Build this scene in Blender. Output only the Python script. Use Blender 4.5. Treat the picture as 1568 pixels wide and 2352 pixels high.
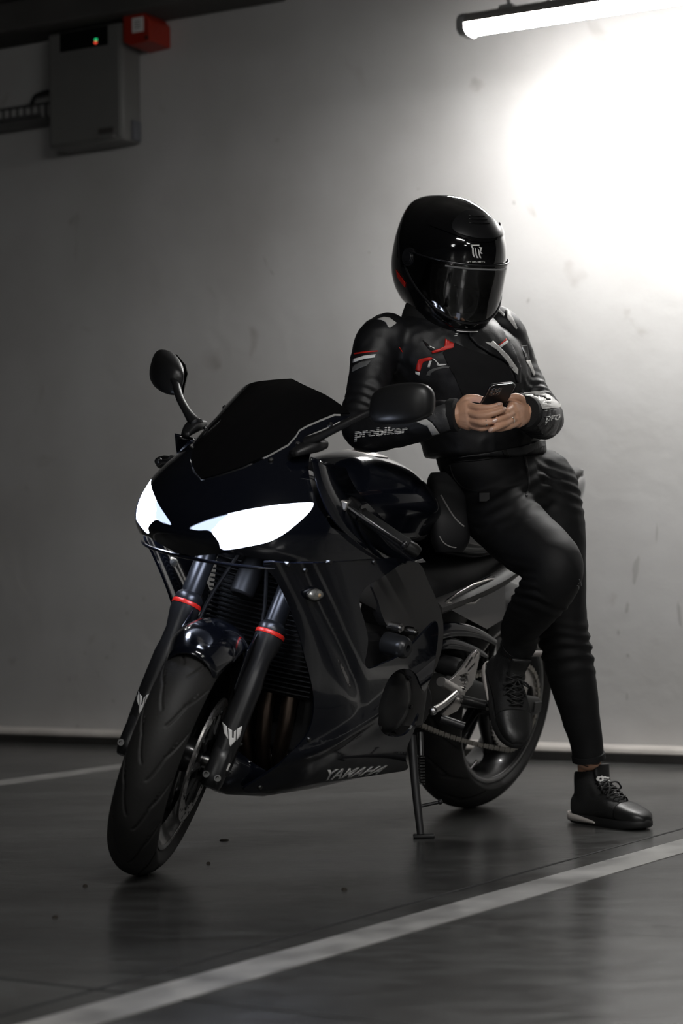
import bpy, bmesh, math, random
import numpy as np
from mathutils import Vector, Matrix
from mathutils.bvhtree import BVHTree
from mathutils.geometry import tessellate_polygon

random.seed(7); np.random.seed(7)
for o in list(bpy.data.objects):
    bpy.data.objects.remove(o, do_unlink=True)
S = bpy.context.scene
COL = S.collection
RAD = math.radians

# ------------------------------------------------------------------ camera
IW, IH = 1568, 2352
FPX, CAMH, PITCH, ROLL = 4700.0, 0.71, RAD(1.385), RAD(-1.0)
_fw = np.array([0, math.cos(PITCH), math.sin(PITCH)])
_rt = np.array([1.0, 0, 0]); _up = np.array([0, -math.sin(PITCH), math.cos(PITCH)])
_r2 = _rt*math.cos(ROLL) + _up*math.sin(ROLL)
_u2 = -_rt*math.sin(ROLL) + _up*math.cos(ROLL)
CO = np.array([0, 0, CAMH])
cd = bpy.data.cameras.new('camera'); cam = bpy.data.objects.new('camera', cd); COL.objects.link(cam)
cam.matrix_world = Matrix(((_r2[0], _u2[0], -_fw[0], 0), (_r2[1], _u2[1], -_fw[1], 0), (_r2[2], _u2[2], -_fw[2], CAMH), (0, 0, 0, 1)))
cd.sensor_fit = 'HORIZONTAL'; cd.sensor_width = 24.0; cd.lens = FPX*24.0/IW
cd.clip_end = 100
cd.dof.use_dof = True; cd.dof.focus_distance = 5.0; cd.dof.aperture_fstop = 2.8
S.camera = cam

# ------------------------------------------------------------------ world + exposure
wd = bpy.data.worlds.new('world'); S.world = wd; wd.use_nodes = True
wd.node_tree.nodes['Background'].inputs[0].default_value = (0.9, 0.95, 1.0, 1)
wd.node_tree.nodes['Background'].inputs[1].default_value = 0.006
S.view_settings.view_transform = 'Standard'; S.view_settings.look = 'None'
S.view_settings.gamma = 1.0; S.view_settings.exposure = 0.0
S.view_settings.use_curve_mapping = False
TUBE = 112.0          # emission of the fluorescent tubes
HEAD = 26.0           # emission of the headlights

# ------------------------------------------------------------------ pixel helpers
def ray(px, py):
    return _fw + _r2*(px-IW/2)/FPX - _u2*(py-IH/2)/FPX
def at(px, py, Y):
    d = ray(px, py); return CO + d*(Y/d[1])
def on_floor(px, py, z=0.0):
    d = ray(px, py); return CO + d*((z-CAMH)/d[2])
def project(P):
    P = np.atleast_2d(P) - CO; z = P@_fw
    return np.stack([IW/2 + FPX*(P@_r2)/z, IH/2 - FPX*(P@_u2)/z], -1)

# ------------------------------------------------------------------ materials
MATS = {}
def mat(name, base=(.5, .5, .5), rough=.5, metal=0.0, coat=0.0, spec=.5, bump=0.0, bscale=60.0, var=0.0, vscale=8.0,
        emit=None, estr=0.0, sheen=0.0, sss=0.0, rvar=0.0, alpha=1.0, trans=0.0):
    if name in MATS: return MATS[name]
    m = bpy.data.materials.new(name); m.use_nodes = True
    nt = m.node_tree; b = nt.nodes['Principled BSDF']; I = b.inputs
    I['Base Color'].default_value = (*base, 1); I['Roughness'].default_value = rough; I['Metallic'].default_value = metal
    I['Coat Weight'].default_value = coat; I['Coat Roughness'].default_value = .04
    I['Specular IOR Level'].default_value = spec; I['Sheen Weight'].default_value = sheen; I['Sheen Roughness'].default_value = .5
    I['Alpha'].default_value = alpha; I['Transmission Weight'].default_value = trans
    if sss: I['Subsurface Weight'].default_value = sss; I['Subsurface Radius'].default_value = (.01, .004, .002)
    if emit: I['Emission Color'].default_value = (*emit, 1); I['Emission Strength'].default_value = estr
    if var or rvar or bump:
        tc = nt.nodes.new('ShaderNodeTexCoord')
    if var or rvar:
        n = nt.nodes.new('ShaderNodeTexNoise'); n.inputs['Scale'].default_value = vscale; n.inputs['Detail'].default_value = 6
        nt.links.new(tc.outputs['Object'], n.inputs['Vector'])
        if var:
            mp = nt.nodes.new('ShaderNodeMapRange'); mp.inputs[1].default_value = .3; mp.inputs[2].default_value = .7
            mp.inputs[3].default_value = 1-var; mp.inputs[4].default_value = 1+var
            nt.links.new(n.outputs['Fac'], mp.inputs[0])
            mx = nt.nodes.new('ShaderNodeVectorMath'); mx.operation = 'SCALE'; mx.inputs[0].default_value = base
            nt.links.new(mp.outputs[0], mx.inputs['Scale']); nt.links.new(mx.outputs[0], I['Base Color'])
        if rvar:
            mp = nt.nodes.new('ShaderNodeMapRange'); mp.inputs[1].default_value = .3; mp.inputs[2].default_value = .7
            mp.inputs[3].default_value = rough-rvar; mp.inputs[4].default_value = rough+rvar
            nt.links.new(n.outputs['Fac'], mp.inputs[0]); nt.links.new(mp.outputs[0], I['Roughness'])
    if bump:
        n2 = nt.nodes.new('ShaderNodeTexNoise'); n2.inputs['Scale'].default_value = bscale; n2.inputs['Detail'].default_value = 4
        nt.links.new(tc.outputs['Object'], n2.inputs['Vector'])
        bp = nt.nodes.new('ShaderNodeBump'); bp.inputs['Strength'].default_value = bump; bp.inputs['Distance'].default_value = .004
        nt.links.new(n2.outputs['Fac'], bp.inputs['Height']); nt.links.new(bp.outputs['Normal'], I['Normal'])
    MATS[name] = m; return m

GLOSS = mat('black_gloss_paint', (.0042, .0052, .0092), .15, coat=1.0, rvar=.03, vscale=5)  # blue in the base stands in for headlight haze on black paint
PLAST = mat('black_plastic', (.012, .012, .013), .42, bump=.03, bscale=300)
MATTE = mat('matte_black_metal', (.02, .02, .021), .5, metal=.3, var=.15, vscale=20)
FRAME = mat('satin_frame', (.055, .053, .052), .55, metal=.0, bump=.05, bscale=200)
RUBBER = mat('tyre_rubber', (.017, .0165, .016), .62, bump=.15, bscale=120, var=.25, vscale=14)
STEEL = mat('polished_steel', (.55, .54, .53), .25, metal=1, var=.12, vscale=30)
ALU = mat('aluminium', (.60, .58, .56), .36, metal=.9, var=.15, vscale=25)
DALU = mat('dark_aluminium', (.10, .10, .10), .4, metal=1, var=.2, vscale=20)
RIMM = mat('rim_metal', (.035, .035, .036), .28, metal=.6, coat=.4)
RIML = mat('rim_lip', (.25, .25, .25), .25, metal=1)
CHAINM = mat('chain_metal', (.30, .285, .26), .38, metal=1, var=.3, vscale=80)
RED = mat('red_anodised', (.62, .02, .012), .35, metal=.1)
WHITE = mat('white_print', (.82, .81, .79), .5)
GREY = mat('grey_print', (.10, .10, .10), .6)
SCREEN = mat('smoked_screen', (.0035, .0035, .004), .1, coat=.6)
LAMP = mat('headlight_lens', (.9, .92, 1), .05, emit=(.72, .80, 1.0), estr=HEAD)
HOUS = mat('headlight_housing', (.25, .26, .29), .2, metal=.8, emit=(.6, .72, 1.0), estr=1.3)
LENSC = mat('clear_lens', (.50, .50, .48), .22, metal=.75, coat=1, bump=.4, bscale=260)

# ------------------------------------------------------------------ mesh helpers
def nrm(v): v = np.asarray(v, float); return v/(np.linalg.norm(v)+1e-12)
def cr(P, n=8, closed=False):
    """Catmull-Rom resample of a list of points."""
    P = np.asarray(P, float)
    if P.ndim == 1: P = P[:, None]
    m = len(P)
    out = []
    segs = m if closed else m-1
    for i in range(segs):
        if closed: a, b, c, d = P[(i-1) % m], P[i], P[(i+1) % m], P[(i+2) % m]
        else: a, b, c, d = P[max(i-1, 0)], P[i], P[i+1], P[min(i+2, m-1)]
        for k in range(n):
            t = k/n
            out.append(.5*((2*b) + (c-a)*t + (2*a-5*b+4*c-d)*t*t + (3*b-a-3*c+d)*t**3))
    if not closed: out.append(P[-1])
    return np.array(out)
def smoothf(xs, ys):
    """C1 monotone cubic through the table."""
    xs = np.array(xs, float); ys = np.array(ys, float)
    h = np.diff(xs); dl = np.diff(ys)/h
    m = np.zeros_like(ys)
    m[0], m[-1] = dl[0], dl[-1]
    for i in range(1, len(xs)-1):
        m[i] = 0 if dl[i-1]*dl[i] <= 0 else (2*dl[i-1]*dl[i]/(dl[i-1]+dl[i]))
    def f(x):
        x = np.clip(np.asarray(x, float), xs[0], xs[-1])
        i = np.clip(np.searchsorted(xs, x)-1, 0, len(xs)-2)
        t = (x-xs[i])/h[i]
        return (ys[i]*(1+2*t)*(1-t)**2 + h[i]*m[i]*t*(1-t)**2 + ys[i+1]*t*t*(3-2*t) + h[i]*m[i+1]*t*t*(t-1))
    return f

MW = {}
def ident(): return np.eye(4)
def props(o, label=None, cat=None, group=None, kind=None):
    if label: o['label'] = label
    if cat: o['category'] = cat
    if group: o['group'] = group
    if kind: o['kind'] = kind
    return o
def empty(name, mtx=None, label=None, cat=None, group=None):
    o = bpy.data.objects.new(name, None); COL.objects.link(o); o.empty_display_size = .1
    m = ident() if mtx is None else np.array(mtx, float)
    o.matrix_world = Matrix(m.tolist()); MW[o.name] = m
    return props(o, label, cat, group)

def self_solid(me, th, soff, cn=None):
    """give an open sheet real thickness: outer skin, inner skin and rim"""
    n = len(me.vertices); V = np.zeros(n*3); me.vertices.foreach_get('co', V); V = V.reshape(-1, 3)
    F = [tuple(p.vertices) for p in me.polygons]; N = np.zeros((n, 3)); ed = {}
    for f in F:
        a = V[f[0]]; w = np.zeros(3)
        for i in range(1, len(f)-1): w += np.cross(V[f[i]]-a, V[f[i+1]]-a)
        for i in f: N[i] += w
        for i in range(len(f)): k = (f[i], f[(i+1) % len(f)]); ed[k] = ed.get(k, 0)+1
    N /= np.linalg.norm(N, axis=1)[:, None]+1e-15
    if cn is not None and len(cn) == n: N = cn
    o, i_ = (0, th) if soff == -1 else (th/2, th/2)
    VV = np.concatenate([V+N*o, V-N*i_]); FF = F+[tuple(q+n for q in f[::-1]) for f in F]
    FF += [(b, a, a+n, b+n) for (a, b) in ed if (b, a) not in ed]
    me.clear_geometry(); me.from_pydata([tuple(p) for p in VV], [], FF)
    if cn is None or len(cn) != n: me.validate(); return None
    out = []
    for k, f in enumerate(FF):
        if k < len(F): out += [tuple(N[i]) for i in f]
        elif k < 2*len(F): out += [tuple(-N[i-n]) for i in f]
        else:
            P = VV[list(f)]; w = np.cross(P[1]-P[0], P[2]-P[0]); w = w/(np.linalg.norm(w)+1e-15); out += [tuple(w)]*len(f)
    return out

class MB:
    def __init__(s): s.v = []; s.f = []; s.n = None
    def add(s, v, f):
        k = len(s.v); s.v += [tuple(map(float, p)) for p in v]; s.f += [tuple(i+k for i in q) for q in f]; return s
    def grid(s, G, cu=False, cv=False):
        G = np.asarray(G); n, m = G.shape[:2]; f = []
        for i in range(n if cu else n-1):
            for j in range(m if cv else m-1):
                a, b = i, (i+1) % n; c, d = j, (j+1) % m
                f.append((a*m+c, b*m+c, b*m+d, a*m+d))
        return s.add(G.reshape(-1, 3), f)
    def loft(s, rings, caps=True):
        G = np.asarray(rings); n, m = G.shape[:2]
        f = [(i*m+j, i*m+(j+1) % m, (i+1)*m+(j+1) % m, (i+1)*m+j) for i in range(n-1) for j in range(m)]
        if caps: f += [tuple(range(m))[::-1], tuple((n-1)*m+j for j in range(m))]
        return s.add(G.reshape(-1, 3), f)
    def tube(s, path, r, seg=14, caps=True, up=None, flat=1.0):
        P = np.asarray(path, float); n = len(P)
        r = np.broadcast_to(np.asarray(r, float), (n,)) if np.ndim(r) <= 1 else np.asarray(r)
        T = np.gradient(P, axis=0); T /= np.linalg.norm(T, axis=1)[:, None]+1e-12
        N = np.cross(T[0], [0, 0, 1.0] if up is None else up)
        if np.linalg.norm(N) < 1e-3: N = np.cross(T[0], [1.0, 0, 0])
        N = nrm(N); rings = []
        for i in range(n):
            N = nrm(N - T[i]*(N@T[i])) if up is None else nrm(np.cross(T[i], up))
            Bn = np.cross(T[i], N)
            a = np.linspace(0, 2*math.pi, seg, endpoint=False)
            rings.append(P[i] + r[i]*(np.outer(np.cos(a), N) + flat*np.outer(np.sin(a), Bn)))
        return s.loft(rings, caps)
    def cyl(s, a, b, r, seg=20, r2=None): return s.tube([a, b], [r, r if r2 is None else r2], seg)
    def box(s, c, size, R=None):
        c = np.asarray(c, float); h = np.asarray(size, float)/2
        q = np.array([[i, j, k] for i in (-1, 1) for j in (-1, 1) for k in (-1, 1)])*h
        if R is not None: q = q@np.asarray(R).T
        return s.add(q+c, [(0, 1, 3, 2), (4, 6, 7, 5), (0, 4, 5, 1), (2, 3, 7, 6), (0, 2, 6, 4), (1, 5, 7, 3)])
    def lathe(s, prof, o, axis, seg=48, closed=False):
        ax = nrm(axis); u = nrm(np.cross(ax, [0, 0, 1.0]) if abs(ax[2]) < .9 else np.cross(ax, [1.0, 0, 0])); w = np.cross(ax, u)
        a = np.linspace(0, 2*math.pi, seg, endpoint=False)
        G = np.array([[np.asarray(o)+ax*h+r*(math.cos(t)*u+math.sin(t)*w) for t in a] for r, h in prof])
        return s.grid(G, cu=closed, cv=True)
    def sphere(s, c, r, sc=(1, 1, 1), seg=16):
        a = np.linspace(0, math.pi, seg//2+1); t = np.linspace(0, 2*math.pi, seg, endpoint=False)
        G = np.array([[np.asarray(c)+r*np.array([math.sin(p)*math.cos(q)*sc[0], math.sin(p)*math.sin(q)*sc[1], math.cos(p)*sc[2]]) for q in t] for p in a])
        return s.grid(G, cv=True)
    def prism(s, poly, f0, f1):
        """poly: 2D points, f0/f1 map a 2D point to 3D on the two faces"""
        P = [Vector((p[0], p[1], 0)) for p in poly]; n = len(P)
        tri = tessellate_polygon([P])
        v = [f0(p) for p in poly] + [f1(p) for p in poly]
        f = [t[::-1] for t in tri] + [tuple(i+n for i in t) for t in tri]
        f += [(i, (i+1) % n, n+(i+1) % n, n+i) for i in range(n)]
        return s.add(v, f)
    def mirror_y(s):
        o = MB(); o.v = [(x, -y, z) for x, y, z in s.v]; o.f = [q[::-1] for q in s.f]
        if s.n is not None: o.n = s.n*np.array([1, -1, 1])
        return o
    def xform(s, fn):
        s.v = [tuple(p) for p in fn(np.array(s.v))]; return s
    def build(s, name, m, parent=None, world=False, smooth=38, fix=True, bevel=0, sub=0, solid=0, soff=-1, kind=None, label=None):
        me = bpy.data.meshes.new(name); V = np.array(s.v); cust = None
        if world and parent is not None:
            inv = np.linalg.inv(MW[parent.name]); V = V@inv[:3, :3].T + inv[:3, 3]
        me.from_pydata([tuple(p) for p in V], [], s.f); me.validate()
        if fix:
            bm = bmesh.new(); bm.from_mesh(me); bmesh.ops.remove_doubles(bm, verts=bm.verts, dist=1e-6)
            bmesh.ops.recalc_face_normals(bm, faces=bm.faces); bm.to_mesh(me); bm.free()
        if solid and not fix:
            cn = s.n
            if cn is not None and world and parent is not None: cn = cn@np.linalg.inv(MW[parent.name])[:3, :3].T
            cust = self_solid(me, solid, soff, cn); solid = 0; smooth = min(smooth, 40)
        if smooth:
            me.shade_smooth()
            if smooth < 180: me.set_sharp_from_angle(angle=RAD(smooth))
            if cust is not None: me.normals_split_custom_set(cust)
        me.materials.append(m)
        o = bpy.data.objects.new(name, me); COL.objects.link(o)
        if parent is not None: o.parent = parent; MW[o.name] = MW[parent.name]
        else: MW[o.name] = ident()
        if solid:
            md = o.modifiers.new('thick', 'SOLIDIFY'); md.thickness = solid; md.offset = soff
        if bevel:
            md = o.modifiers.new('bevel', 'BEVEL'); md.width = bevel; md.segments = 2; md.limit_method = 'ANGLE'; md.angle_limit = RAD(40)
        if sub:
            md = o.modifiers.new('sub', 'SUBSURF'); md.levels = sub; md.render_levels = sub
        if kind: o['kind'] = kind
        if label: o['label'] = label
        return o

def cut_grid(polys, du, dv):
    """triangulated polygon (with holes) cut along a regular grid; returns 2D verts, faces"""
    P = [[Vector((p[0], p[1], 0)) for p in q] for q in polys]
    flat = [p for q in P for p in q]
    tri = tessellate_polygon(P)
    bm = bmesh.new(); vs = [bm.verts.new(p) for p in flat]
    for t in tri:
        try: bm.faces.new([vs[i] for i in t])
        except ValueError: pass
    xs = [p.x for p in flat]; ys = [p.y for p in flat]
    for k in range(int(math.floor(min(xs)/du))+1, int(math.ceil(max(xs)/du))):
        bmesh.ops.bisect_plane(bm, geom=bm.verts[:]+bm.edges[:]+bm.faces[:], dist=1e-7, plane_co=(k*du, 0, 0), plane_no=(1, 0, 0))
    for k in range(int(math.floor(min(ys)/dv))+1, int(math.ceil(max(ys)/dv))):
        bmesh.ops.bisect_plane(bm, geom=bm.verts[:]+bm.edges[:]+bm.faces[:], dist=1e-7, plane_co=(0, k*dv, 0), plane_no=(0, 1, 0))
    bm.verts.index_update()
    v = np.array([(p.co.x, p.co.y) for p in bm.verts]); f = [tuple(q.index for q in fc.verts) for fc in bm.faces]
    bm.free(); return v, f

def patch(polys, F, du, dv, outward):
    """panel on the surface F(u,v), normals turned along outward(points)"""
    v, f = cut_grid(polys, du, dv); X = F(v[:, 0], v[:, 1])
    n = np.zeros(3); s = 0
    for q in f:
        a, b, c = X[q[0]], X[q[1]], X[q[2]]; w = np.cross(b-a, c-a); s += w@outward((a+b+c)/3)
    if s < 0: f = [q[::-1] for q in f]
    e = 1e-4; n = np.cross(F(v[:, 0]+e, v[:, 1])-F(v[:, 0]-e, v[:, 1]), F(v[:, 0], v[:, 1]+e)-F(v[:, 0], v[:, 1]-e))
    n /= np.linalg.norm(n, axis=1)[:, None]+1e-15
    if sum(n[i]@outward(X[i]) for i in range(len(X))) < 0: n = -n
    mb = MB(); mb.add(X, f); mb.n = n; return mb

def trace(F, pix, ur, vr, n=160, local=None):
    """surface parameters whose points are seen at these pixels"""
    U, V = np.meshgrid(np.linspace(*ur, n), np.linspace(*vr, n), indexing='ij')
    tow = (lambda P: P) if local is None else (lambda P: P@local[:3, :3].T + local[:3, 3])
    X = tow(F(U.ravel(), V.ravel())); Q = project(X); out = []
    for p in pix:
        i = np.argmin(((Q-np.array(p))**2).sum(1) + 400*np.maximum(0, X[:, 1]-X[:, 1].min())*0)
        uv = np.array([U.ravel()[i], V.ravel()[i]])
        for _ in range(12):
            e = 1e-4
            b = project(tow(F(uv[:1], uv[1:])))[0]
            J = np.stack([(project(tow(F(uv[:1]+e, uv[1:])))[0]-b)/e, (project(tow(F(uv[:1], uv[1:]+e)))[0]-b)/e], 1)
            try: d = np.linalg.solve(J.T@J+1e-3*np.eye(2), J.T@(np.array(p)-b))
            except np.linalg.LinAlgError: break
            d = np.clip(d, -.03, .03); uv = np.clip(uv+d, [ur[0], vr[0]], [ur[1], vr[1]])
        out.append(uv)
    return np.array(out)

def bvh_of(objs):
    v, f = [], []
    dg = bpy.context.evaluated_depsgraph_get()
    for o in objs:
        me = o.evaluated_get(dg).to_mesh(); k = len(v); m = MW[o.name]
        for p in me.vertices: v.append(tuple(m[:3, :3]@np.array(p.co)+m[:3, 3]))
        for q in me.polygons: f.append(tuple(i+k for i in q.vertices))
    return BVHTree.FromPolygons(v, f)
def hit(bv, px, py):
    d = ray(px, py); d = d/np.linalg.norm(d)
    return bv.ray_cast(Vector(CO), Vector(d))
def decal_uv(bv, v2, f2, off=.0012):
    """lay a 2D picture-plane drawing onto a surface: one point of the surface per vertex"""
    pts = [None]*len(v2)
    for i, (x, y) in enumerate(v2):
        h = hit(bv, x, y)
        if h[0] is not None:
            n = np.array(h[1]); d = ray(x, y)
            if n@d > 0: n = -n
            pts[i] = np.array(h[0]) + n*off
    mb = MB(); idx = {}
    for q in f2:
        if all(pts[i] is not None for i in q):
            P = [pts[i] for i in q]
            if max(np.linalg.norm(P[a]-P[a-1]) for a in range(len(P))) > .06: continue
            for i in q:
                if i not in idx: idx[i] = len(mb.v); mb.v.append(tuple(pts[i]))
            mb.f.append(tuple(idx[i] for i in q))
    return mb
def decal(name, bv, poly, m, parent, off=.0012, step=5, thick=.0012, smooth=60):
    v, f = cut_grid([poly] if not isinstance(poly[0][0], (list, tuple)) else poly, step, step)
    mb = decal_uv(bv, v, f, off)
    if not mb.f: return None
    par = list(range(len(mb.v)))                       # keep the one connected piece
    def find(i):
        while par[i] != i: par[i] = par[par[i]]; i = par[i]
        return i
    for q in mb.f:
        for i in q[1:]: par[find(i)] = find(q[0])
    cnt = {}
    for q in mb.f: cnt[find(q[0])] = cnt.get(find(q[0]), 0)+1
    top = max(cnt, key=cnt.get); mb.f = [q for q in mb.f if find(q[0]) == top]
    us = sorted({i for q in mb.f for i in q}); mp = {i: k for k, i in enumerate(us)}
    mb.v = [mb.v[i] for i in us]; mb.f = [tuple(mp[i] for i in q) for q in mb.f]
    return mb.build(name, m, parent, world=True, solid=thick, soff=0, smooth=smooth)
def text2d(txt, shear=0.0, bold=0.0, stripes=None, space=1.0):
    cu = bpy.data.curves.new('t', 'FONT'); cu.body = txt; cu.size = 1; cu.shear = shear; cu.offset = bold; cu.resolution_u = 3
    cu.space_character = space
    o = bpy.data.objects.new('t', cu); COL.objects.link(o)
    dg = bpy.context.evaluated_depsgraph_get(); me = bpy.data.meshes.new_from_object(o.evaluated_get(dg))
    bpy.data.objects.remove(o); bpy.data.curves.remove(cu)
    bm = bmesh.new(); bm.from_mesh(me); bpy.data.meshes.remove(me)
    bmesh.ops.triangulate(bm, faces=bm.faces[:])
    ys = [v.co.y for v in bm.verts]; xs = [v.co.x for v in bm.verts]
    if stripes:
        lo, hi = min(ys), max(ys); n = stripes; cuts = []
        for k in range(n):
            a = lo+(hi-lo)*(k+.0)/n; b = lo+(hi-lo)*(k+.60)/n; cuts.append((a, b))
        for a, b in cuts:
            for y in (a, b):
                bmesh.ops.bisect_plane(bm, geom=bm.verts[:]+bm.edges[:]+bm.faces[:], dist=1e-6, plane_co=(0, y, 0), plane_no=(0, 1, 0))
        dead = [f for f in bm.faces if not any(a-1e-4 <= f.calc_center_median().y <= b+1e-4 for a, b in cuts)]
        bmesh.ops.delete(bm, geom=dead, context='FACES')
    for k in range(1, 24):
        x = min(xs)+(max(xs)-min(xs))*k/24
        bmesh.ops.bisect_plane(bm, geom=bm.verts[:]+bm.edges[:]+bm.faces[:], dist=1e-6, plane_co=(x, 0, 0), plane_no=(1, 0, 0))
    bm.verts.index_update()
    v = np.array([(p.co.x, p.co.y) for p in bm.verts]); f = [tuple(q.index for q in fc.verts) for fc in bm.faces]; bm.free()
    v[:, 0] = (v[:, 0]-min(xs))/(max(xs)-min(xs)); v[:, 1] = (v[:, 1]-min(ys))/(max(ys)-min(ys))
    return v, f
def decal_text(name, bv, txt, quad, m, parent, off=.0015, **kw):
    """quad: picture points of bottom-left, bottom-right, top-right, top-left of the writing"""
    v, f = text2d(txt, **kw); q = np.array(quad, float)
    u, w = v[:, :1], v[:, 1:]
    p = q[0]*(1-u)*(1-w) + q[1]*u*(1-w) + q[2]*u*w + q[3]*(1-u)*w
    mb = decal_uv(bv, p, f, off)
    return mb.build(name, m, parent, world=True, solid=.0006, soff=0, smooth=60) if mb.f else None

def remeshed(mb, name, voxel, smooth_it=6, fac=.5):
    me = bpy.data.meshes.new(name); me.from_pydata(mb.v, [], mb.f); me.validate()
    bm = bmesh.new(); bm.from_mesh(me); bmesh.ops.recalc_face_normals(bm, faces=bm.faces); bm.to_mesh(me); bm.free()
    o = bpy.data.objects.new(name, me); COL.objects.link(o)
    md = o.modifiers.new('r', 'REMESH'); md.mode = 'VOXEL'; md.voxel_size = voxel
    sm = o.modifiers.new('s', 'SMOOTH'); sm.factor = fac; sm.iterations = smooth_it
    dg = bpy.context.evaluated_depsgraph_get(); me2 = bpy.data.meshes.new_from_object(o.evaluated_get(dg))
    V = np.zeros(len(me2.vertices)*3); me2.vertices.foreach_get('co', V); V = V.reshape(-1, 3)
    N = np.zeros(len(me2.vertices)*3); me2.vertices.foreach_get('normal', N); N = N.reshape(-1, 3)
    F = [tuple(p.vertices) for p in me2.polygons]
    bpy.data.objects.remove(o); bpy.data.meshes.remove(me2); bpy.data.meshes.remove(me)
    return V, N, F

# ================================================================== SETTING
# ---- surface materials
def floor_material():
    m = bpy.data.materials.new('polished_concrete'); m.use_nodes = True; nt = m.node_tree; b = nt.nodes['Principled BSDF']
    N = nt.nodes.new; L = nt.links.new
    tc = N('ShaderNodeTexCoord'); mp = N('ShaderNodeMapping'); mp.inputs['Scale'].default_value = (.55, 1.5, 1); mp.inputs['Rotation'].default_value = (0, 0, .15)
    L(tc.outputs['Object'], mp.inputs['Vector'])
    n1 = N('ShaderNodeTexNoise'); n1.inputs['Scale'].default_value = 2.2; n1.inputs['Detail'].default_value = 9; n1.inputs['Roughness'].default_value = .62; L(mp.outputs[0], n1.inputs['Vector'])
    n2 = N('ShaderNodeTexNoise'); n2.inputs['Scale'].default_value = 14; n2.inputs['Detail'].default_value = 7; n2.inputs['Distortion'].default_value = 1.2; L(mp.outputs[0], n2.inputs['Vector'])
    cr1 = N('ShaderNodeValToRGB'); cr1.color_ramp.elements[0].position = .3; cr1.color_ramp.elements[1].position = .72
    cr1.color_ramp.elements[0].color = (.032, .031, .030, 1); cr1.color_ramp.elements[1].color = (.100, .098, .095, 1); L(n1.outputs['Fac'], cr1.inputs[0])
    cr2 = N('ShaderNodeValToRGB'); cr2.color_ramp.elements[0].position = .35; cr2.color_ramp.elements[1].position = .7
    cr2.color_ramp.elements[0].color = (.80, .80, .80, 1); cr2.color_ramp.elements[1].color = (1.10, 1.15, 1.15, 1); L(n2.outputs['Fac'], cr2.inputs[0])
    mx = N('ShaderNodeMixRGB'); mx.blend_type = 'MULTIPLY'; mx.inputs[0].default_value = 1; L(cr1.outputs[0], mx.inputs[1]); L(cr2.outputs[0], mx.inputs[2])
    c = on_floor(1310, 2140); vd = N('ShaderNodeVectorMath'); vd.operation = 'DISTANCE'; vd.inputs[1].default_value = (float(c[0]), float(c[1]), 0)
    nd = N('ShaderNodeTexNoise'); nd.inputs['Scale'].default_value = 9; L(tc.outputs['Object'], nd.inputs['Vector'])
    L(tc.outputs['Object'], vd.inputs[0])
    ad = N('ShaderNodeMath'); ad.operation = 'MULTIPLY_ADD'; ad.inputs[1].default_value = .03; L(nd.outputs['Fac'], ad.inputs[0]); L(vd.outputs['Value'], ad.inputs[2])
    cr3 = N('ShaderNodeValToRGB'); e = cr3.color_ramp.elements; e[0].position = .085; e[0].color = (0, 0, 0, 1); e[1].position = .10; e[1].color = (1, 1, 1, 1)
    for pp, cc in ((.115, 0), (.15, .1), (.165, .9), (.185, 0), (.215, .0), (.23, .5), (.25, 0)): q = e.new(pp); q.color = (cc, cc, cc, 1)
    L(ad.outputs[0], cr3.inputs[0])
    mx2 = N('ShaderNodeMixRGB'); mx2.blend_type = 'ADD'; mx2.inputs[2].default_value = (.022, .021, .020, 1); L(cr3.outputs[0], mx2.inputs[0]); L(mx.outputs[0], mx2.inputs[1])
    L(mx2.outputs[0], b.inputs['Base Color'])
    mr = N('ShaderNodeMapRange'); mr.inputs[1].default_value = .3; mr.inputs[2].default_value = .7; mr.inputs[3].default_value = .20; mr.inputs[4].default_value = .27
    L(n2.outputs['Fac'], mr.inputs[0]); L(mr.outputs[0], b.inputs['Roughness'])
    b.inputs['Specular IOR Level'].default_value = .55
    bp = N('ShaderNodeBump'); bp.inputs['Strength'].default_value = .05; bp.inputs['Distance'].default_value = .003; L(n2.outputs['Fac'], bp.inputs['Height']); L(bp.outputs[0], b.inputs['Normal'])
    return m
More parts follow.
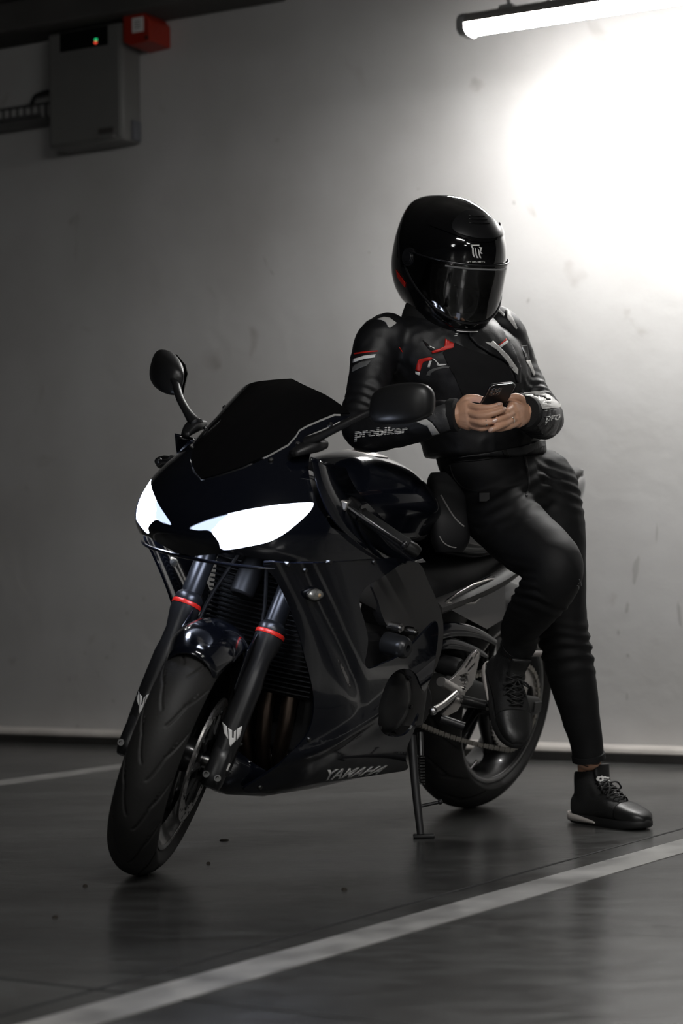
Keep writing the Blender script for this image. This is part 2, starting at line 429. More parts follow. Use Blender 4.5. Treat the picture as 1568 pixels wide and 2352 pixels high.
def wall_material():
    m = bpy.data.materials.new('painted_plaster'); m.use_nodes = True; nt = m.node_tree; b = nt.nodes['Principled BSDF']
    N = nt.nodes.new; L = nt.links.new
    tc = N('ShaderNodeTexCoord')
    n1 = N('ShaderNodeTexNoise'); n1.inputs['Scale'].default_value = 1.6; n1.inputs['Detail'].default_value = 8; L(tc.outputs['Object'], n1.inputs['Vector'])
    c1 = N('ShaderNodeValToRGB'); c1.color_ramp.elements[0].position = .3; c1.color_ramp.elements[1].position = .7
    c1.color_ramp.elements[0].color = (.43, .42, .41, 1); c1.color_ramp.elements[1].color = (.56, .555, .55, 1); L(n1.outputs['Fac'], c1.inputs[0])
    n2 = N('ShaderNodeTexNoise'); n2.inputs['Scale'].default_value = 4.5; n2.inputs['Detail'].default_value = 3; n2.inputs['Distortion'].default_value = .8; L(tc.outputs['Object'], n2.inputs['Vector'])
    c2 = N('ShaderNodeValToRGB'); c2.color_ramp.elements[0].position = .24; c2.color_ramp.elements[1].position = .33
    c2.color_ramp.elements[0].color = (.72, .69, .67, 1); c2.color_ramp.elements[1].color = (1, 1, 1, 1); L(n2.outputs['Fac'], c2.inputs[0])
    mx = N('ShaderNodeMixRGB'); mx.blend_type = 'MULTIPLY'; mx.inputs[0].default_value = .8; L(c1.outputs[0], mx.inputs[1]); L(c2.outputs[0], mx.inputs[2])
    L(mx.outputs[0], b.inputs['Base Color']); b.inputs['Roughness'].default_value = .72
    n3 = N('ShaderNodeTexNoise'); n3.inputs['Scale'].default_value = 18; n3.inputs['Detail'].default_value = 8; L(tc.outputs['Object'], n3.inputs['Vector'])
    bp = N('ShaderNodeBump'); bp.inputs['Strength'].default_value = .22; bp.inputs['Distance'].default_value = .012; L(n3.outputs['Fac'], bp.inputs['Height']); L(bp.outputs[0], b.inputs['Normal'])
    return m
FLOORM = floor_material(); WALLM = wall_material()
PAINT = mat('worn_line_paint', (.27, .265, .255), .45, var=.35, vscale=9, rvar=.1)
CEILM = mat('raw_concrete', (.075, .072, .068), .9, bump=.3, bscale=20, var=.2, vscale=3)
CURBM = mat('curb_paint', (.50, .47, .44), .5, var=.2, vscale=6)  # pale paint tone also carries the lamp light on the curb's top
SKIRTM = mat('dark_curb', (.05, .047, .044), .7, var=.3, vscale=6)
MARKM = mat('scuff_mark', (.40, .39, .38), .9)

WL, WR = on_floor(0, 1704), on_floor(1568, 1757)          # foot of the wall
WU = nrm(WR-WL); WN = np.array([-WU[1], WU[0], 0])         # along the wall, into the wall
CURB_D, CURB_H = .10, .042
W0 = WL + WN*CURB_D                                        # wall face lies behind the curb
def wallpt(s, z, off=0.0): return W0 + WU*s + np.array([0, 0, z]) - WN*off
def wall_hit(px, py, off=0.0):
    d = ray(px, py); t = ((W0-WN*off-CO)@WN)/(d@WN); P = CO+d*t; return float((P-W0)@WU), float(P[2])
def wbox(mb, s0, s1, z0, z1, o0, o1):
    """box on the wall: along s, height z, distance o from the wall face"""
    c = [wallpt(s, z, o) for s in (s0, s1) for o in (o0, o1) for z in (z0, z1)]
    return mb.add(c, [(0, 1, 3, 2), (4, 6, 7, 5), (0, 4, 5, 1), (2, 3, 7, 6), (0, 2, 6, 4), (1, 5, 7, 3)])

HC = 2.98
mb = MB(); mb.box((0, 2.0, -.05), (24, 26, .1)); fl = mb.build('floor', FLOORM, smooth=0)
props(fl, 'polished dark grey concrete garage floor', 'floor', kind='structure')
mb = MB(); wbox(mb, -6, 7, 0, HC, 0, -.2); wl = mb.build('wall_back', WALLM, smooth=0)
WM = np.eye(4); WM[:3, 0] = WU; WM[:3, 1] = WN; WM[:3, 3] = wallpt(0, 0)
def reframe(o, M):
    """give an object its own axes without moving it"""
    inv = Matrix(np.linalg.inv(M).tolist()); o.data.transform(inv); o.matrix_world = Matrix(M.tolist()); MW[o.name] = M
reframe(wl, WM)
props(wl, 'pale grey plastered garage wall with scuffs', 'wall', kind='structure')
mb = MB(); mb.box((0, 2.0, HC+.06), (24, 26, .12)); ce = mb.build('ceiling', CEILM, smooth=0)
props(ce, 'dark raw concrete garage ceiling', 'ceiling', kind='structure')
mb = MB(); wbox(mb, -6, 1.35, 2.86, HC, .0, .22); o = mb.build('trim_1', CEILM, smooth=0, bevel=.01)
props(o, 'dark concrete beam along the top of the wall', 'beam', kind='structure')
# curb at the foot of the wall
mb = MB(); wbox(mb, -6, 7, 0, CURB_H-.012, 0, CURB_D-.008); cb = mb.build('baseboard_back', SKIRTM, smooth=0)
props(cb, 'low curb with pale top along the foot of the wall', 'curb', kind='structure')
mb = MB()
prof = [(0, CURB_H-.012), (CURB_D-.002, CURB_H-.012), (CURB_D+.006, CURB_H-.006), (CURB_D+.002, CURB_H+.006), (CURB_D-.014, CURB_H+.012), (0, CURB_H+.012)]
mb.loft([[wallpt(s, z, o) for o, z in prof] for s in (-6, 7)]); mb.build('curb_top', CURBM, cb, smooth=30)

# painted parking lines and floor joints (parts of the floor)
def strip(name, a, b, w, m, z=.0015, thick=.0015, seg=1):
    a = np.array(a[:2]); b = np.array(b[:2]); d = nrm(b-a); n = np.array([-d[1], d[0]])*w/2
    mb = MB(); c = [(*(a+n), 0.0), (*(b+n), 0.0), (*(b-n), 0.0), (*(a-n), 0.0)]
    mb.prism([p[:2] for p in c], lambda p: (p[0], p[1], z-thick), lambda p: (p[0], p[1], z))
    return mb.build(name, m, fl, smooth=0)
ld = nrm(np.array([.575, .818]))
pa = (on_floor(50, 2350)[:2]+on_floor(245, 2350)[:2])/2; pb = (on_floor(1568, 1930)[:2]+on_floor(1568, 1957)[:2])/2
dd = nrm(pb-pa); strip('parking_line', pa-dd*2.5, pb+dd*1.8, .105, PAINT)
pa = (on_floor(0, 1793)[:2]+on_floor(0, 1804)[:2])/2; pb = (on_floor(280, 1755)[:2]+on_floor(280, 1766)[:2])/2
dd = nrm(pb-pa); strip('parking_line', pa-dd*3, pb+dd*.55, .105, PAINT)
JOINT = mat('joint_sealant', (.012, .012, .012), .8)
a, b = on_floor(1568, 1903), on_floor(230, 2270); d3 = nrm(b-a); strip('floor_joint', a-d3*1.5, b+d3*1.2, .008, JOINT, z=.0008, thick=.0008)
a, b = on_floor(0, 2247), on_floor(850, 2345); d3 = nrm(b-a); strip('floor_joint', a-d3*2, b+d3*3, .007, JOINT, z=.0008, thick=.0008)
# small debris on the floor
for k, (px, py, r) in enumerate([(516, 1931, .013), (478, 1984, .006), (126, 2108, .006), (195, 2036, .006), (790, 2044, .007)]):
    c = on_floor(px, py); mb = MB()
    t = np.linspace(0, 2*math.pi, 9, endpoint=False); rr = r*(.7+.5*np.random.rand(9))
    G = [[c+np.array([a*math.cos(q)*w, a*math.sin(q)*w, h]) for q, a in zip(t, rr)] for w, h in ((1, 0.0), (.8, .0035), (.3, .005))]
    mb.loft(G); o = mb.build('leaf_scrap', mat('dead_leaf', (.02, .015, .01), .9), smooth=60)
    props(o, ['dark dead leaf lying on the floor behind the front tyre', 'tiny dark scrap on the floor right beside the front tyre', 'tiny dark scrap on the floor farthest from the motorcycle', 'tiny dark scrap on the floor before the front tyre', 'tiny dark scrap on the floor before the side stand'][k], 'litter', 'scraps of litter on the floor')

# scuffs and dents on the wall: shallow chipped spots
for k, (px, py, w, h, ang) in enumerate([(1180, 466, 7, 12, .2), (1213, 690, 6, 14, -.2), (610, 600, 4, 26, .4), (625, 626, 5, 16, .6), (848, 580, 6, 6, 0), (960, 434, 7, 5, 0),
        (1460, 1310, 15, 60, -.14), (1440, 1395, 9, 30, -.14), (1508, 1225, 4, 45, -.05), (1560, 1410, 10, 60, .1), (1420, 1452, 8, 12, 0), (1442, 1505, 8, 9, 0), (1440, 1600, 6, 16, -.1),
        (292, 1373, 7, 8, .2), (292, 1408, 7, 11, .3), (330, 1375, 6, 14, .1), (195, 1500, 6, 10, 0), (245, 1510, 12, 9, .6), (225, 1545, 5, 18, .3), (160, 1560, 6, 18, .2), (178, 1668, 10, 10, 0), (260, 1610, 8, 10, .4), (1230, 1020, 3, 30, .5)]):
    s0, z0 = wall_hit(px, py); t = np.linspace(0, 2*math.pi, 14, endpoint=False)
    rr = .75+.5*np.random.rand(14); sc = 1/640.
    ring = lambda w_, o_: [wallpt(s0+sc*(w*math.cos(q)*a*w_*math.cos(ang)-h*math.sin(q)*a*w_*math.sin(ang)), z0+sc*(w*math.cos(q)*a*w_*math.sin(ang)+h*math.sin(q)*a*w_*math.cos(ang)), o_) for q, a in zip(t, rr)]
    mb = MB(); mb.loft([ring(.5, -.001), ring(.5, .0006), ring(.2, .001)])
    mb.build('wall_scuff', MARKM, wl, world=True, smooth=60)

# ================================================================== LAMPS
TUBEM = mat('lit_diffuser', (.9, .9, .9), .4, emit=(1.0, .985, .96), estr=TUBE)
LHOUS = mat('lamp_housing', (.30, .29, .28), .35, metal=.6)
LCAP = mat('lamp_end_cap', (.22, .22, .22), .4)
def batten(M4, length, label, ceil_z):
    """batten lamp: local x along the tube, origin at the left end's underside centre"""
    root = empty('batten_lamp', M4, label, 'lamp', 'batten lamps under the ceiling')
    R = .050
    a = np.linspace(math.pi*.04, -math.pi*1.04, 19)          # lower half round diffuser
    prof = [(R*np.sign(math.cos(q))*abs(math.cos(q))**.7, .034*np.sign(math.sin(q))*abs(math.sin(q))**.8+.05) for q in a]
    mb = MB(); mb.loft([[(x, y, z) for y, z in prof] for x in (.025, length-.025)]); d = mb.build('diffuser', TUBEM, root, smooth=60)
    hp = [(-R-.003, .046), (-R-.003, .060), (-.030, .082), (.030, .082), (R+.003, .060), (R+.003, .046), (R-.004, .050), (-R+.004, .050)]
    mb = MB(); mb.loft([[(x, y, z) for y, z in hp] for x in (.022, length-.022)]); mb.build('housing', LHOUS, root, smooth=30)
    q = np.linspace(0, 2*math.pi, 28, endpoint=False)
    cap = [(np.clip(1.12*math.cos(t), -1, 1)*(R+.006), .046+(.046 if math.sin(t) > 0 else .036)*np.clip(1.1*math.sin(t), -1, 1)*(.85 if math.sin(t) > 0 else 1)) for t in q]
    for x0, x1 in ((0, .03), (length-.03, length)):
        mb = MB(); mb.loft([[(x0 if x0 == 0 else x1, .9*y, .044+.9*(z-.044)) for y, z in cap]]+[[(x, y, z) for y, z in cap] for x in ((.006, x1) if x0 == 0 else (x1-.006, x0))])
        mb.build('end_cap', LCAP, root, smooth=40)
    for x in (.17, length-.17):
        mb = MB(); mb.box((x, 0, .088), (.05, .05, .012)); mb.cyl((x, 0, .09), (x, 0, ceil_z), .006, 10)
        mb.build('hanger', LCAP, root, smooth=40)
    mb = MB(); p = cr([(.30, 0, .082), (.31, 0, .10), (.27, .01, .16), (.24, .02, ceil_z)], 6); mb.tube(p, .003, 8); mb.build('cable', PLAST, root)
    return root
LOFF = .54
s0, z0 = wall_hit(1062, 70, LOFF); 
P0 = wallpt(s0, 0, LOFF); sz, lz = wall_hit(1085, 88, LOFF)
M4 = np.eye(4); M4[:3, 0] = WU; M4[:3, 1] = WN; M4[:3, 2] = (0, 0, 1); M4[:3, 3] = (P0[0], P0[1], lz-.004)
batten(M4, 1.55, 'lit tube lamp hung close to the grey wall above the rider', HC-lz)
for k, (x, y, yaw) in enumerate([(.1, 2.5, -.5), (2.6, .2, -.5), (-2.2, -2.2, -.5), (3.6, -4.6, -.5), (-3.6, -7.0, -.5)]):  # lamps out of view; the nearest one is added as front fill
    M4 = np.eye(4); c, s = math.cos(yaw), math.sin(yaw); M4[:2, 0] = (c, s); M4[:2, 1] = (-s, c); M4[:3, 3] = (x, y, 2.70)
    batten(M4, 1.55, ['lit tube lamp hung over the floor in front of the motorcycle', 'lit tube lamp hung second from the wall lamp over the bay', 'lit tube lamp hung over the aisle facing the motorcycle', 'lit tube lamp hung over the far side bay', 'lit tube lamp hung farthest from the grey wall'][k], HC-2.70)

# ================================================================== WALL BOXES
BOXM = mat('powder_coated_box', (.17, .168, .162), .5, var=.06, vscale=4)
def wq(px, py, off): s, z = wall_hit(px, py, off); return s, z
off = .13
s0, zt = wq(108, 75, off); s1, _ = wq(279, 40, off); _, zb = wq(118, 342, off); zt -= .005
bx = empty('control_box', label='pale metal control box with dark display on the wall', cat='control box')
M4 = WM.copy(); M4[:3, 3] = wallpt(s0, zb); bx.matrix_world = Matrix(M4.tolist()); MW[bx.name] = M4
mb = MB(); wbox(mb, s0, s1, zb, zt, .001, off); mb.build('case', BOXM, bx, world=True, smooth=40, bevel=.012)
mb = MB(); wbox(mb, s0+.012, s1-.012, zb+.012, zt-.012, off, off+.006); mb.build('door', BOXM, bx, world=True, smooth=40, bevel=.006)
sa_, za = wq(140, 122, off); sb_, zb_ = wq(250, 55, off)
c4 = [wq(*q, off) for q in ((140, 122), (250, 103), (250, 57), (143, 78))]
mb = MB(); wbox(mb, c4[0][0], c4[1][0], (c4[0][1]+c4[1][1])/2, (c4[2][1]+c4[3][1])/2, off+.002, off+.008); dp = mb.build('display', mat('display_glass', (.004, .005, .004), .15, coat=.5), bx, world=True, smooth=0, bevel=.002)
for (px, py), em, nm in (((221, 91), (.02, .75, .25), 'green_light'), ((220, 98), (1.0, .08, .04), 'red_light')):
    s, z = wq(px, py, off+.008); mb = MB(); p = wallpt(s, z, off+.008); mb.sphere(p, .0075, (1, .5, .55)); mb.build(nm, mat(nm, em, .3, emit=em, estr=1.2), dp, world=True)
s, z = wq(243, 300, off+.006); mb = MB(); wbox(mb, s-.035, s+.04, z-.012, z+.012, off+.004, off+.010); mb.build('handle_recess', mat('box_shadow_plastic', (.07, .065, .06), .5), bx, world=True, smooth=0, bevel=.003)  # dark raised slab stands in for the shade of a handle recess
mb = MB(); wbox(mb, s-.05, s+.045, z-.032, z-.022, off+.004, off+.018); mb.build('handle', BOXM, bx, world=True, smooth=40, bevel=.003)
s, z = wq(303, 297, .02); mb = MB(); wbox(mb, s1-.002, s1+.012, zb+.005, zb+.085, .02, .075); mb.build('hinge', mat('hinge_grey', (.12, .125, .14), .5), bx, world=True, smooth=0, bevel=.004)
# red junction box
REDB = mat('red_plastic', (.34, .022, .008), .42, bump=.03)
roff = .15
r0, r1 = wq(281, 60, roff), wq(344, 60, roff); zt2 = wq(330, 25, roff)[1]; zb2 = wq(300, 100, roff)[1]
rb = empty('alarm_box', label='bright red plastic box with white sticker beside the control box', cat='alarm box')
M4 = WM.copy(); M4[:3, 3] = wallpt(r0[0], zb2); rb.matrix_world = Matrix(M4.tolist()); MW[rb.name] = M4
cs, ch = .03, .03
ol = [(r0[0], zb2+.01), (r0[0]+.03, zb2-.006), (r1[0], zb2), (r1[0], zt2-.035), (r1[0]-.03, zt2), (r0[0], zt2)]
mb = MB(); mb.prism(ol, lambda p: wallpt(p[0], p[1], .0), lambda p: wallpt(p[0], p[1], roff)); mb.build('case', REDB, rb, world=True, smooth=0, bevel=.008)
sk = [wq(*q, roff) for q in ((304, 76), (330, 74), (330, 38), (305, 42))]
mb = MB(); wbox(mb, sk[0][0], sk[1][0], sk[0][1], sk[3][1], roff, roff+.002); st_ = mb.build('sticker', WHITE, rb, world=True, smooth=0)
for k in range(4):
    zz = sk[0][1]+(sk[3][1]-sk[0][1])*(.25+.16*k); mb = MB(); wbox(mb, sk[0][0]+.01, sk[1][0]-.014, zz, zz+.003, roff+.002, roff+.0026); mb.build('print_line', GREY, st_, world=True, smooth=0)
s, z = wq(337, 86, roff); mb = MB(); p = wallpt(s, z, roff); mb.cyl(p, p-WN*.004, .008, 14); mb.build('screw', mat('dark_screw', (.05, .02, .015), .5), rb, world=True)
# conduit loops above the boxes
for pts, r, lab in (([(262, 34), (275, 22), (300, 12), (318, 10), (326, 20)], .010, 'black conduit looping over the top of the control box'),
               ([(335, 24), (336, 8), (340, -14)], .012, 'black conduit rising from the red alarm box into the dark'),
               ([(372, 22), (374, 6), (376, -14)], .009, 'thin black conduit rising beside the thicker one above the alarm box')):
    q = [wallpt(*wq(*p, .10), .10) for p in pts]; mb = MB(); mb.tube(cr(q, 6), r, 10); o = mb.build('conduit', PLAST)
    props(o, lab, 'conduit', 'conduits above the boxes')
# perforated cable tray to the left of the control box
tr = empty('cable_tray', label='grey perforated metal cable tray running left of the control box', cat='cable tray')
GALV = mat('galvanised', (.15, .15, .15), .5, metal=.5, var=.2)
za, zb3 = wq(60, 225, .1)[1], wq(60, 283, .1)[1]
sA, sB = -3.2, s0-.015
M4 = WM.copy(); M4[:3, 3] = wallpt(sA, zb3); tr.matrix_world = Matrix(M4.tolist()); MW[tr.name] = M4
mb = MB(); wbox(mb, sA, sB, zb3, zb3+.006, .0, .16); wbox(mb, sA, sB, zb3, zb3+.018, .155, .16); mb.build('tray_base', GALV, tr, world=True, smooth=0)
n = 10; L_ = sB-sA
mb = MB(); wbox(mb, sA, sB, za-.012, za+.0, .0, .004); wbox(mb, sA, sB, zb3+.03, zb3+.042, .0, .004); mb.build('back_rail', GALV, tr, world=True, smooth=0)
for k in range(96):
    s = sA+L_*(k+.5)/96; mb = MB(); wbox(mb, s-.006, s+.006, zb3+.04, za-.01, .0, .004); mb.build('web', GALV, tr, world=True, smooth=0)
mb = MB(); q = [wallpt(*wq(*p, .05), .05) for p in ((112, 210), (95, 214), (80, 222), (72, 240))]; mb.tube(cr(q, 6), .008, 8); mb.build('cable', PLAST, tr, world=True)

# ================================================================== MOTORCYCLE
BYAW, BLEAN, STEER = RAD(-124.8), RAD(10.5), RAD(28)
BX, BY = .340, 5.890
RR_, RF_, WB = .315, .300, 1.385
def Rx(a): c, s = math.cos(a), math.sin(a); return np.array([[1, 0, 0], [0, c, -s], [0, s, c]])
def Rz(a): c, s = math.cos(a), math.sin(a); return np.array([[c, -s, 0], [s, c, 0], [0, 0, 1]])
BZ = (RR_-.08)*math.cos(BLEAN)+.08-RR_*math.cos(BLEAN)
BM = np.eye(4); BM[:3, :3] = Rz(BYAW)@Rx(-BLEAN)@np.array([[1, 0, .0045], [0, 1, 0], [-.0045, 0, 1]]); BM[:3, 3] = (BX, BY, BZ)
BI = np.linalg.inv(BM)
moto = empty('motorcycle', BM, 'black sport motorcycle with lit twin headlights leaning on its side stand', 'motorcycle')
def loc(P): P = np.atleast_2d(P); return P@BI[:3, :3].T + BI[:3, 3]
def wor(P): P = np.atleast_2d(P); return P@BM[:3, :3].T + BM[:3, 3]
def B(px, py, y=None, x=None, z=None):
    """point of the bike seen at a pixel, on a plane of the bike's own axes"""
    o = loc(CO)[0]; d = BI[:3, :3]@ray(px, py); i, v = (1, y) if y is not None else ((0, x) if x is not None else (2, z))
    return o + d*(v-o[i])/d[i]
rk = RAD(24); SA = np.array([-math.sin(rk), 0, math.cos(rk)]); SF = np.array([math.cos(rk), 0, math.sin(rk)]); SP = np.array([WB+.088, 0, 0])
def steer(P):
    P = np.atleast_2d(P)-SP; c, s = math.cos(STEER), math.sin(STEER)
    return P*c + np.cross(SA, P)*s + np.outer(P@SA, SA)*(1-c) + SP
def left_right(fn):
    return [(1, fn), (-1, lambda: fn().mirror_y())]

# ---------------- wheels
def tyre(c, R, hw, crown, rimr, grooves, na=620, nb=72):
    a = np.linspace(0, 2*math.pi, na, endpoint=False)
    t = np.linspace(-1, 1, nb)
    prof = []
    for q in t:                      # across the tread: round crown, then sidewalls down to the rim
        if abs(q) <= .72:
            w = q/.72; prof.append((hw*math.sin(w*1.22)/math.sin(1.22)*1.0, R-crown*(1-math.cos(w*1.22))/(1-math.cos(1.22)), w))
        else:
            w = (abs(q)-.72)/.28; y = hw*(1+.02*math.sin(w*math.pi)-.30*w**1.6); prof.append((math.copysign(y, q), (R-crown)+(rimr-(R-crown))*w, 9))
    G = np.zeros((na, nb, 3))
    for j, (y, r, w) in enumerate(prof):
        dep = grooves(a, w, y) if abs(w) <= 1.0 else 0*a
        rr = r-dep
        G[:, j, 0] = c[0]+rr*np.cos(a); G[:, j, 1] = y; G[:, j, 2] = c[1]+rr*np.sin(a)
    mb = MB(); mb.grid(G, cu=True); return mb
def groove_fn(period, slant, width, depth, flip=1):
    def g(a, w, y):
        out = 0*a
        for k, (lo, hi, ph, sl) in enumerate(((.10, .62, 0.0, 1.0), (.38, .95, .48, .8))):
            for sg in (1, -1):
                q = sg*w
                if lo <= q <= hi:
                    f = (q-lo)/(hi-lo); wid = width*(.35+.65*math.sin(math.pi*min(1, f*1.02)))
                    c0 = ph*period + flip*sl*slant*(f**1.4) + (.25*period if sg < 0 else 0)
                    d = (a-c0+period/2) % period - period/2
                    out = np.maximum(out, depth*np.clip(1.5*(1-np.abs(d)/wid), 0, 1))
        return out
    return g
def lathe_wheel(prof, c, seg=72):
    mb = MB(); mb.lathe(prof, (c[0], 0, c[1]), (0, 1, 0), seg); return mb
def ring_plate(c, y, ro, ri, th, holes=0, rh=0, hr=0, seg=72):
    mb = MB(); mb.lathe([(ri, y-th/2), (ro, y-th/2), (ro, y+th/2), (ri, y+th/2)], (c[0], 0, c[1]), (0, 1, 0), seg, closed=True); return mb

def rim(mb, c, hw, R, n=5):
    mb.lathe([(R, -hw), (R+.008, -hw-.003), (R+.010, -hw+.004), (R-.004, -hw+.016), (R-.018, -hw*.5), (R-.020, hw*.5), (R-.004, hw-.016), (R+.010, hw-.004), (R+.008, hw+.003), (R, hw),
              (R-.010, hw-.012), (R-.030, hw*.45), (R-.030, -hw*.45), (R-.010, -hw+.012)], (c[0], 0, c[1]), (0, 1, 0), 72, closed=True)
    for k in range(n):
        a = 2*math.pi*k/n+.3
        for da in (-.10, .10):
            p = [np.array([c[0]+r*math.cos(a+da*s), 0, c[1]+r*math.sin(a+da*s)]) for r, s in ((.035, .2), (.09, 1.3), (.15, 1.2), (R-.022, 1.7))]
            mb.tube(cr(p, 4), np.linspace(.020, .013, 13), 8, up=(0, 1, 0), flat=1.0)
    mb.lathe([(.0, -.055), (.036, -.055), (.042, -.03), (.042, .03), (.036, .055), (0, .055)], (c[0], 0, c[1]), (0, 1, 0), 32)

CF, CR_ = (WB, RF_), (0.0, RR_)
mb = tyre(CF, RF_, .060, .046, .222, groove_fn(2*math.pi/15, .36, .026, .006))
fw_ = mb.xform(steer).build('front_wheel', RUBBER, moto, smooth=180, label='slick-grooved black front tyre')
mb = MB(); rim(mb, CF, .046, .214); mb.xform(steer).build('rim', RIMM, fw_, smooth=45)
mb = lathe_wheel([(.222, .047), (.2255, .0495), (.219, .0505), (.214, .047)], CF); mb.xform(steer).build('rim_edge', RIML, fw_, smooth=60)
DISC = mat('brake_disc_steel', (.42, .41, .40), .35, metal=1, var=.35, vscale=160)
for sg in (1, -1):
    d = ring_plate(CF, .066*sg, .149, .112, .005, seg=80).xform(steer).build('brake_disc', DISC, fw_, smooth=40)
    mb = MB()
    for k in range(10):
        a = 2*math.pi*k/10; u = np.array([math.cos(a), 0, math.sin(a)]); p = np.array([CF[0], .066*sg, CF[1]])
        mb.cyl(p+u*.114-np.array([0, .005, 0]), p+u*.114+np.array([0, .005, 0]), .008, 12)
        mb.tube([p+u*.062, p+u*.112], [.010, .006], 8)
    mb.lathe([(.045, .062*sg), (.066, .062*sg), (.066, .070*sg), (.045, .070*sg)], (CF[0], 0, CF[1]), (0, 1, 0), 40, closed=True)
    mb.xform(steer).build('disc_carrier', mat('carrier_black', (.02, .02, .02), .35, metal=.5), fw_, smooth=40)
    if sg == 1:
        mb = MB()                    # drilled holes shown as dark studs through the disc face
        for k in range(40):
            a = 2*math.pi*k/40; r = (.121, .130, .140)[k % 3]; p = np.array([CF[0]+r*math.cos(a), .0687, CF[1]+r*math.sin(a)])
            mb.cyl(p-np.array([0, .006, 0]), p+np.array([0, .0003, 0]), .0035, 8)
        mb.xform(steer).build('disc_holes', mat('hole_dark', (.01, .01, .01), .8), fw_, kind='stuff')
mb = MB(); mb.cyl((CF[0], -.125, CF[1]), (CF[0], .125, CF[1]), .013, 18); mb.cyl((CF[0], .118, CF[1]), (CF[0], .132, CF[1]), .018, 6); mb.xform(steer).build('axle', STEEL, fw_, smooth=40)

rg = groove_fn(2*math.pi/14, .30, .024, .006, flip=-1)
mb = tyre(CR_, RR_, .090, .072, .224, rg)
rw = mb.build('rear_wheel', RUBBER, moto, smooth=180, label='wide black rear tyre')
mb = MB(); rim(mb, CR_, .074, .214); mb.build('rim', RIMM, rw, smooth=45)
mb = lathe_wheel([(.224, .072), (.228, .0765), (.220, .0785), (.212, .072), (.204, .05)], CR_); mb.build('rim_edge', RIML, rw, smooth=60)
# sprocket with teeth and cut-outs
SPY = .112; nT = 48
outer = []
for k in range(nT*2):
    a = math.pi*k/nT; outer.append(((.1235 if k % 2 == 0 else .1165)*math.cos(a), (.1235 if k % 2 == 0 else .1165)*math.sin(a)))
holes = []
for k in range(5):
    a0 = 2*math.pi*k/5+.35
    h = [(r*math.cos(a0+d), r*math.sin(a0+d)) for r, d in ((.070, -.30), (.086, -.42), (.100, -.30), (.104, 0), (.100, .30), (.086, .42), (.070, .30), (.064, 0))]
    holes.append([tuple(p) for p in cr(h, 3, True)])
def flat_ring(outer, holes, f0, f1):
    polys = [outer]+holes; P = [[Vector((p[0], p[1], 0)) for p in q] for q in polys]; flat = [p for q in polys for p in q]; n = len(flat)
    tri = tessellate_polygon(P); mb = MB(); f = [t[::-1] for t in tri]+[tuple(i+n for i in t) for t in tri]; k = 0
    for q in polys:
        m = len(q); f += [(k+i, k+(i+1) % m, n+k+(i+1) % m, n+k+i) for i in range(m)]; k += m
    mb.add([f0(p) for p in flat]+[f1(p) for p in flat], f); return mb
mb = flat_ring(outer, holes+[[(.03*math.cos(t), .03*math.sin(t)) for t in np.linspace(0, 2*math.pi, 24, endpoint=False)]],
               lambda p: (CR_[0]+p[0], SPY-.003, CR_[1]+p[1]), lambda p: (CR_[0]+p[0], SPY+.003, CR_[1]+p[1]))
mb.build('sprocket', ALU, rw, smooth=30)
mb = MB(); mb.cyl((0, -.15, RR_), (0, .15, RR_), .012, 18); mb.cyl((0, .128, RR_), (0, .150, RR_), .021, 6); mb.cyl((0, .118, RR_), (0, .128, RR_), .028, 20); mb.build('axle', STEEL, rw, smooth=40)
mb = MB(); mb.lathe([(.02, .075), (.075, .075), (.080, .09), (.07, .106), (.02, .106)], (0, 0, RR_), (0, 1, 0), 40); mb.build('hub', RIMM, rw, smooth=40)
p = np.array([-.13, .0785, RR_-.165]); mb = MB(); mb.cyl((.125, .07, RR_-.178), (.110, .082, RR_-.150), .004, 10); mb.build('valve', STEEL, rw)

# ---------------- chain : links round the sprocket and forward to the gearbox sprocket
GB = np.array([.555, .365]); rs, rg_ = .1225, .038
def tangent(c1, r1, c2, r2, sg):
    d = c2-c1; D = np.linalg.norm(d); ang = math.atan2(d[1], d[0]); b = math.acos((r1-r2)/D)
    a = ang+sg*b; return c1+r1*np.array([math.cos(a), math.sin(a)]), c2+r2*np.array([math.cos(a), math.sin(a)]), a
c1 = np.array(CR_)
t1, t2, au = tangent(c1, rs, GB, rg_, 1); b1, b2, al = tangent(c1, rs, GB, rg_, -1)
path = [t2+(t1-t2)*k/40 for k in range(40)]
aa = np.linspace(au, al+2*math.pi, 60); path += [c1+rs*np.array([math.cos(a), math.sin(a)]) for a in aa]
low = [b1+(b2-b1)*k/40 for k in range(1, 41)]
path += [q+np.array([0, -.012*math.sin(math.pi*(k+1)/41)]) for k, q in enumerate(low)]
aa = np.linspace(al, au, 20)[1:-1]; path += [GB+rg_*np.array([math.cos(a), math.sin(a)]) for a in aa]
path = np.array(path+[path[0]]); sl = np.concatenate([[0], np.cumsum(np.linalg.norm(np.diff(path, axis=0), axis=1))])
nl = int(round(sl[-1]/.0159)); nl += nl % 2; pos = np.stack([np.interp(np.linspace(0, sl[-1], nl+1), sl, path[:, i]) for i in (0, 1)], 1)
mb = MB()
for q in pos[:-1]: mb.cyl((q[0], SPY-.008, q[1]), (q[0], SPY+.008, q[1]), .0050, 8)
ch = mb.build('drive_chain', CHAINM, moto, smooth=40, label='greasy metal drive chain')
def link_mesh(w):
    mb = MB(); ol = []
    for a in np.linspace(math.pi/2, 3*math.pi/2, 7): ol.append((-.008+.0068*math.cos(a), .0068*math.sin(a)))
    ol.append((0, -.0048))
    for a in np.linspace(-math.pi/2, math.pi/2, 7): ol.append((.008+.0068*math.cos(a), .0068*math.sin(a)))
    ol.append((0, .0048))
    for y0, y1 in ((w, w+.0022), (-w-.0022, -w)): mb.prism(ol, lambda p: (p[0], y0, p[1]), lambda p: (p[0], y1, p[1]))
    return mb
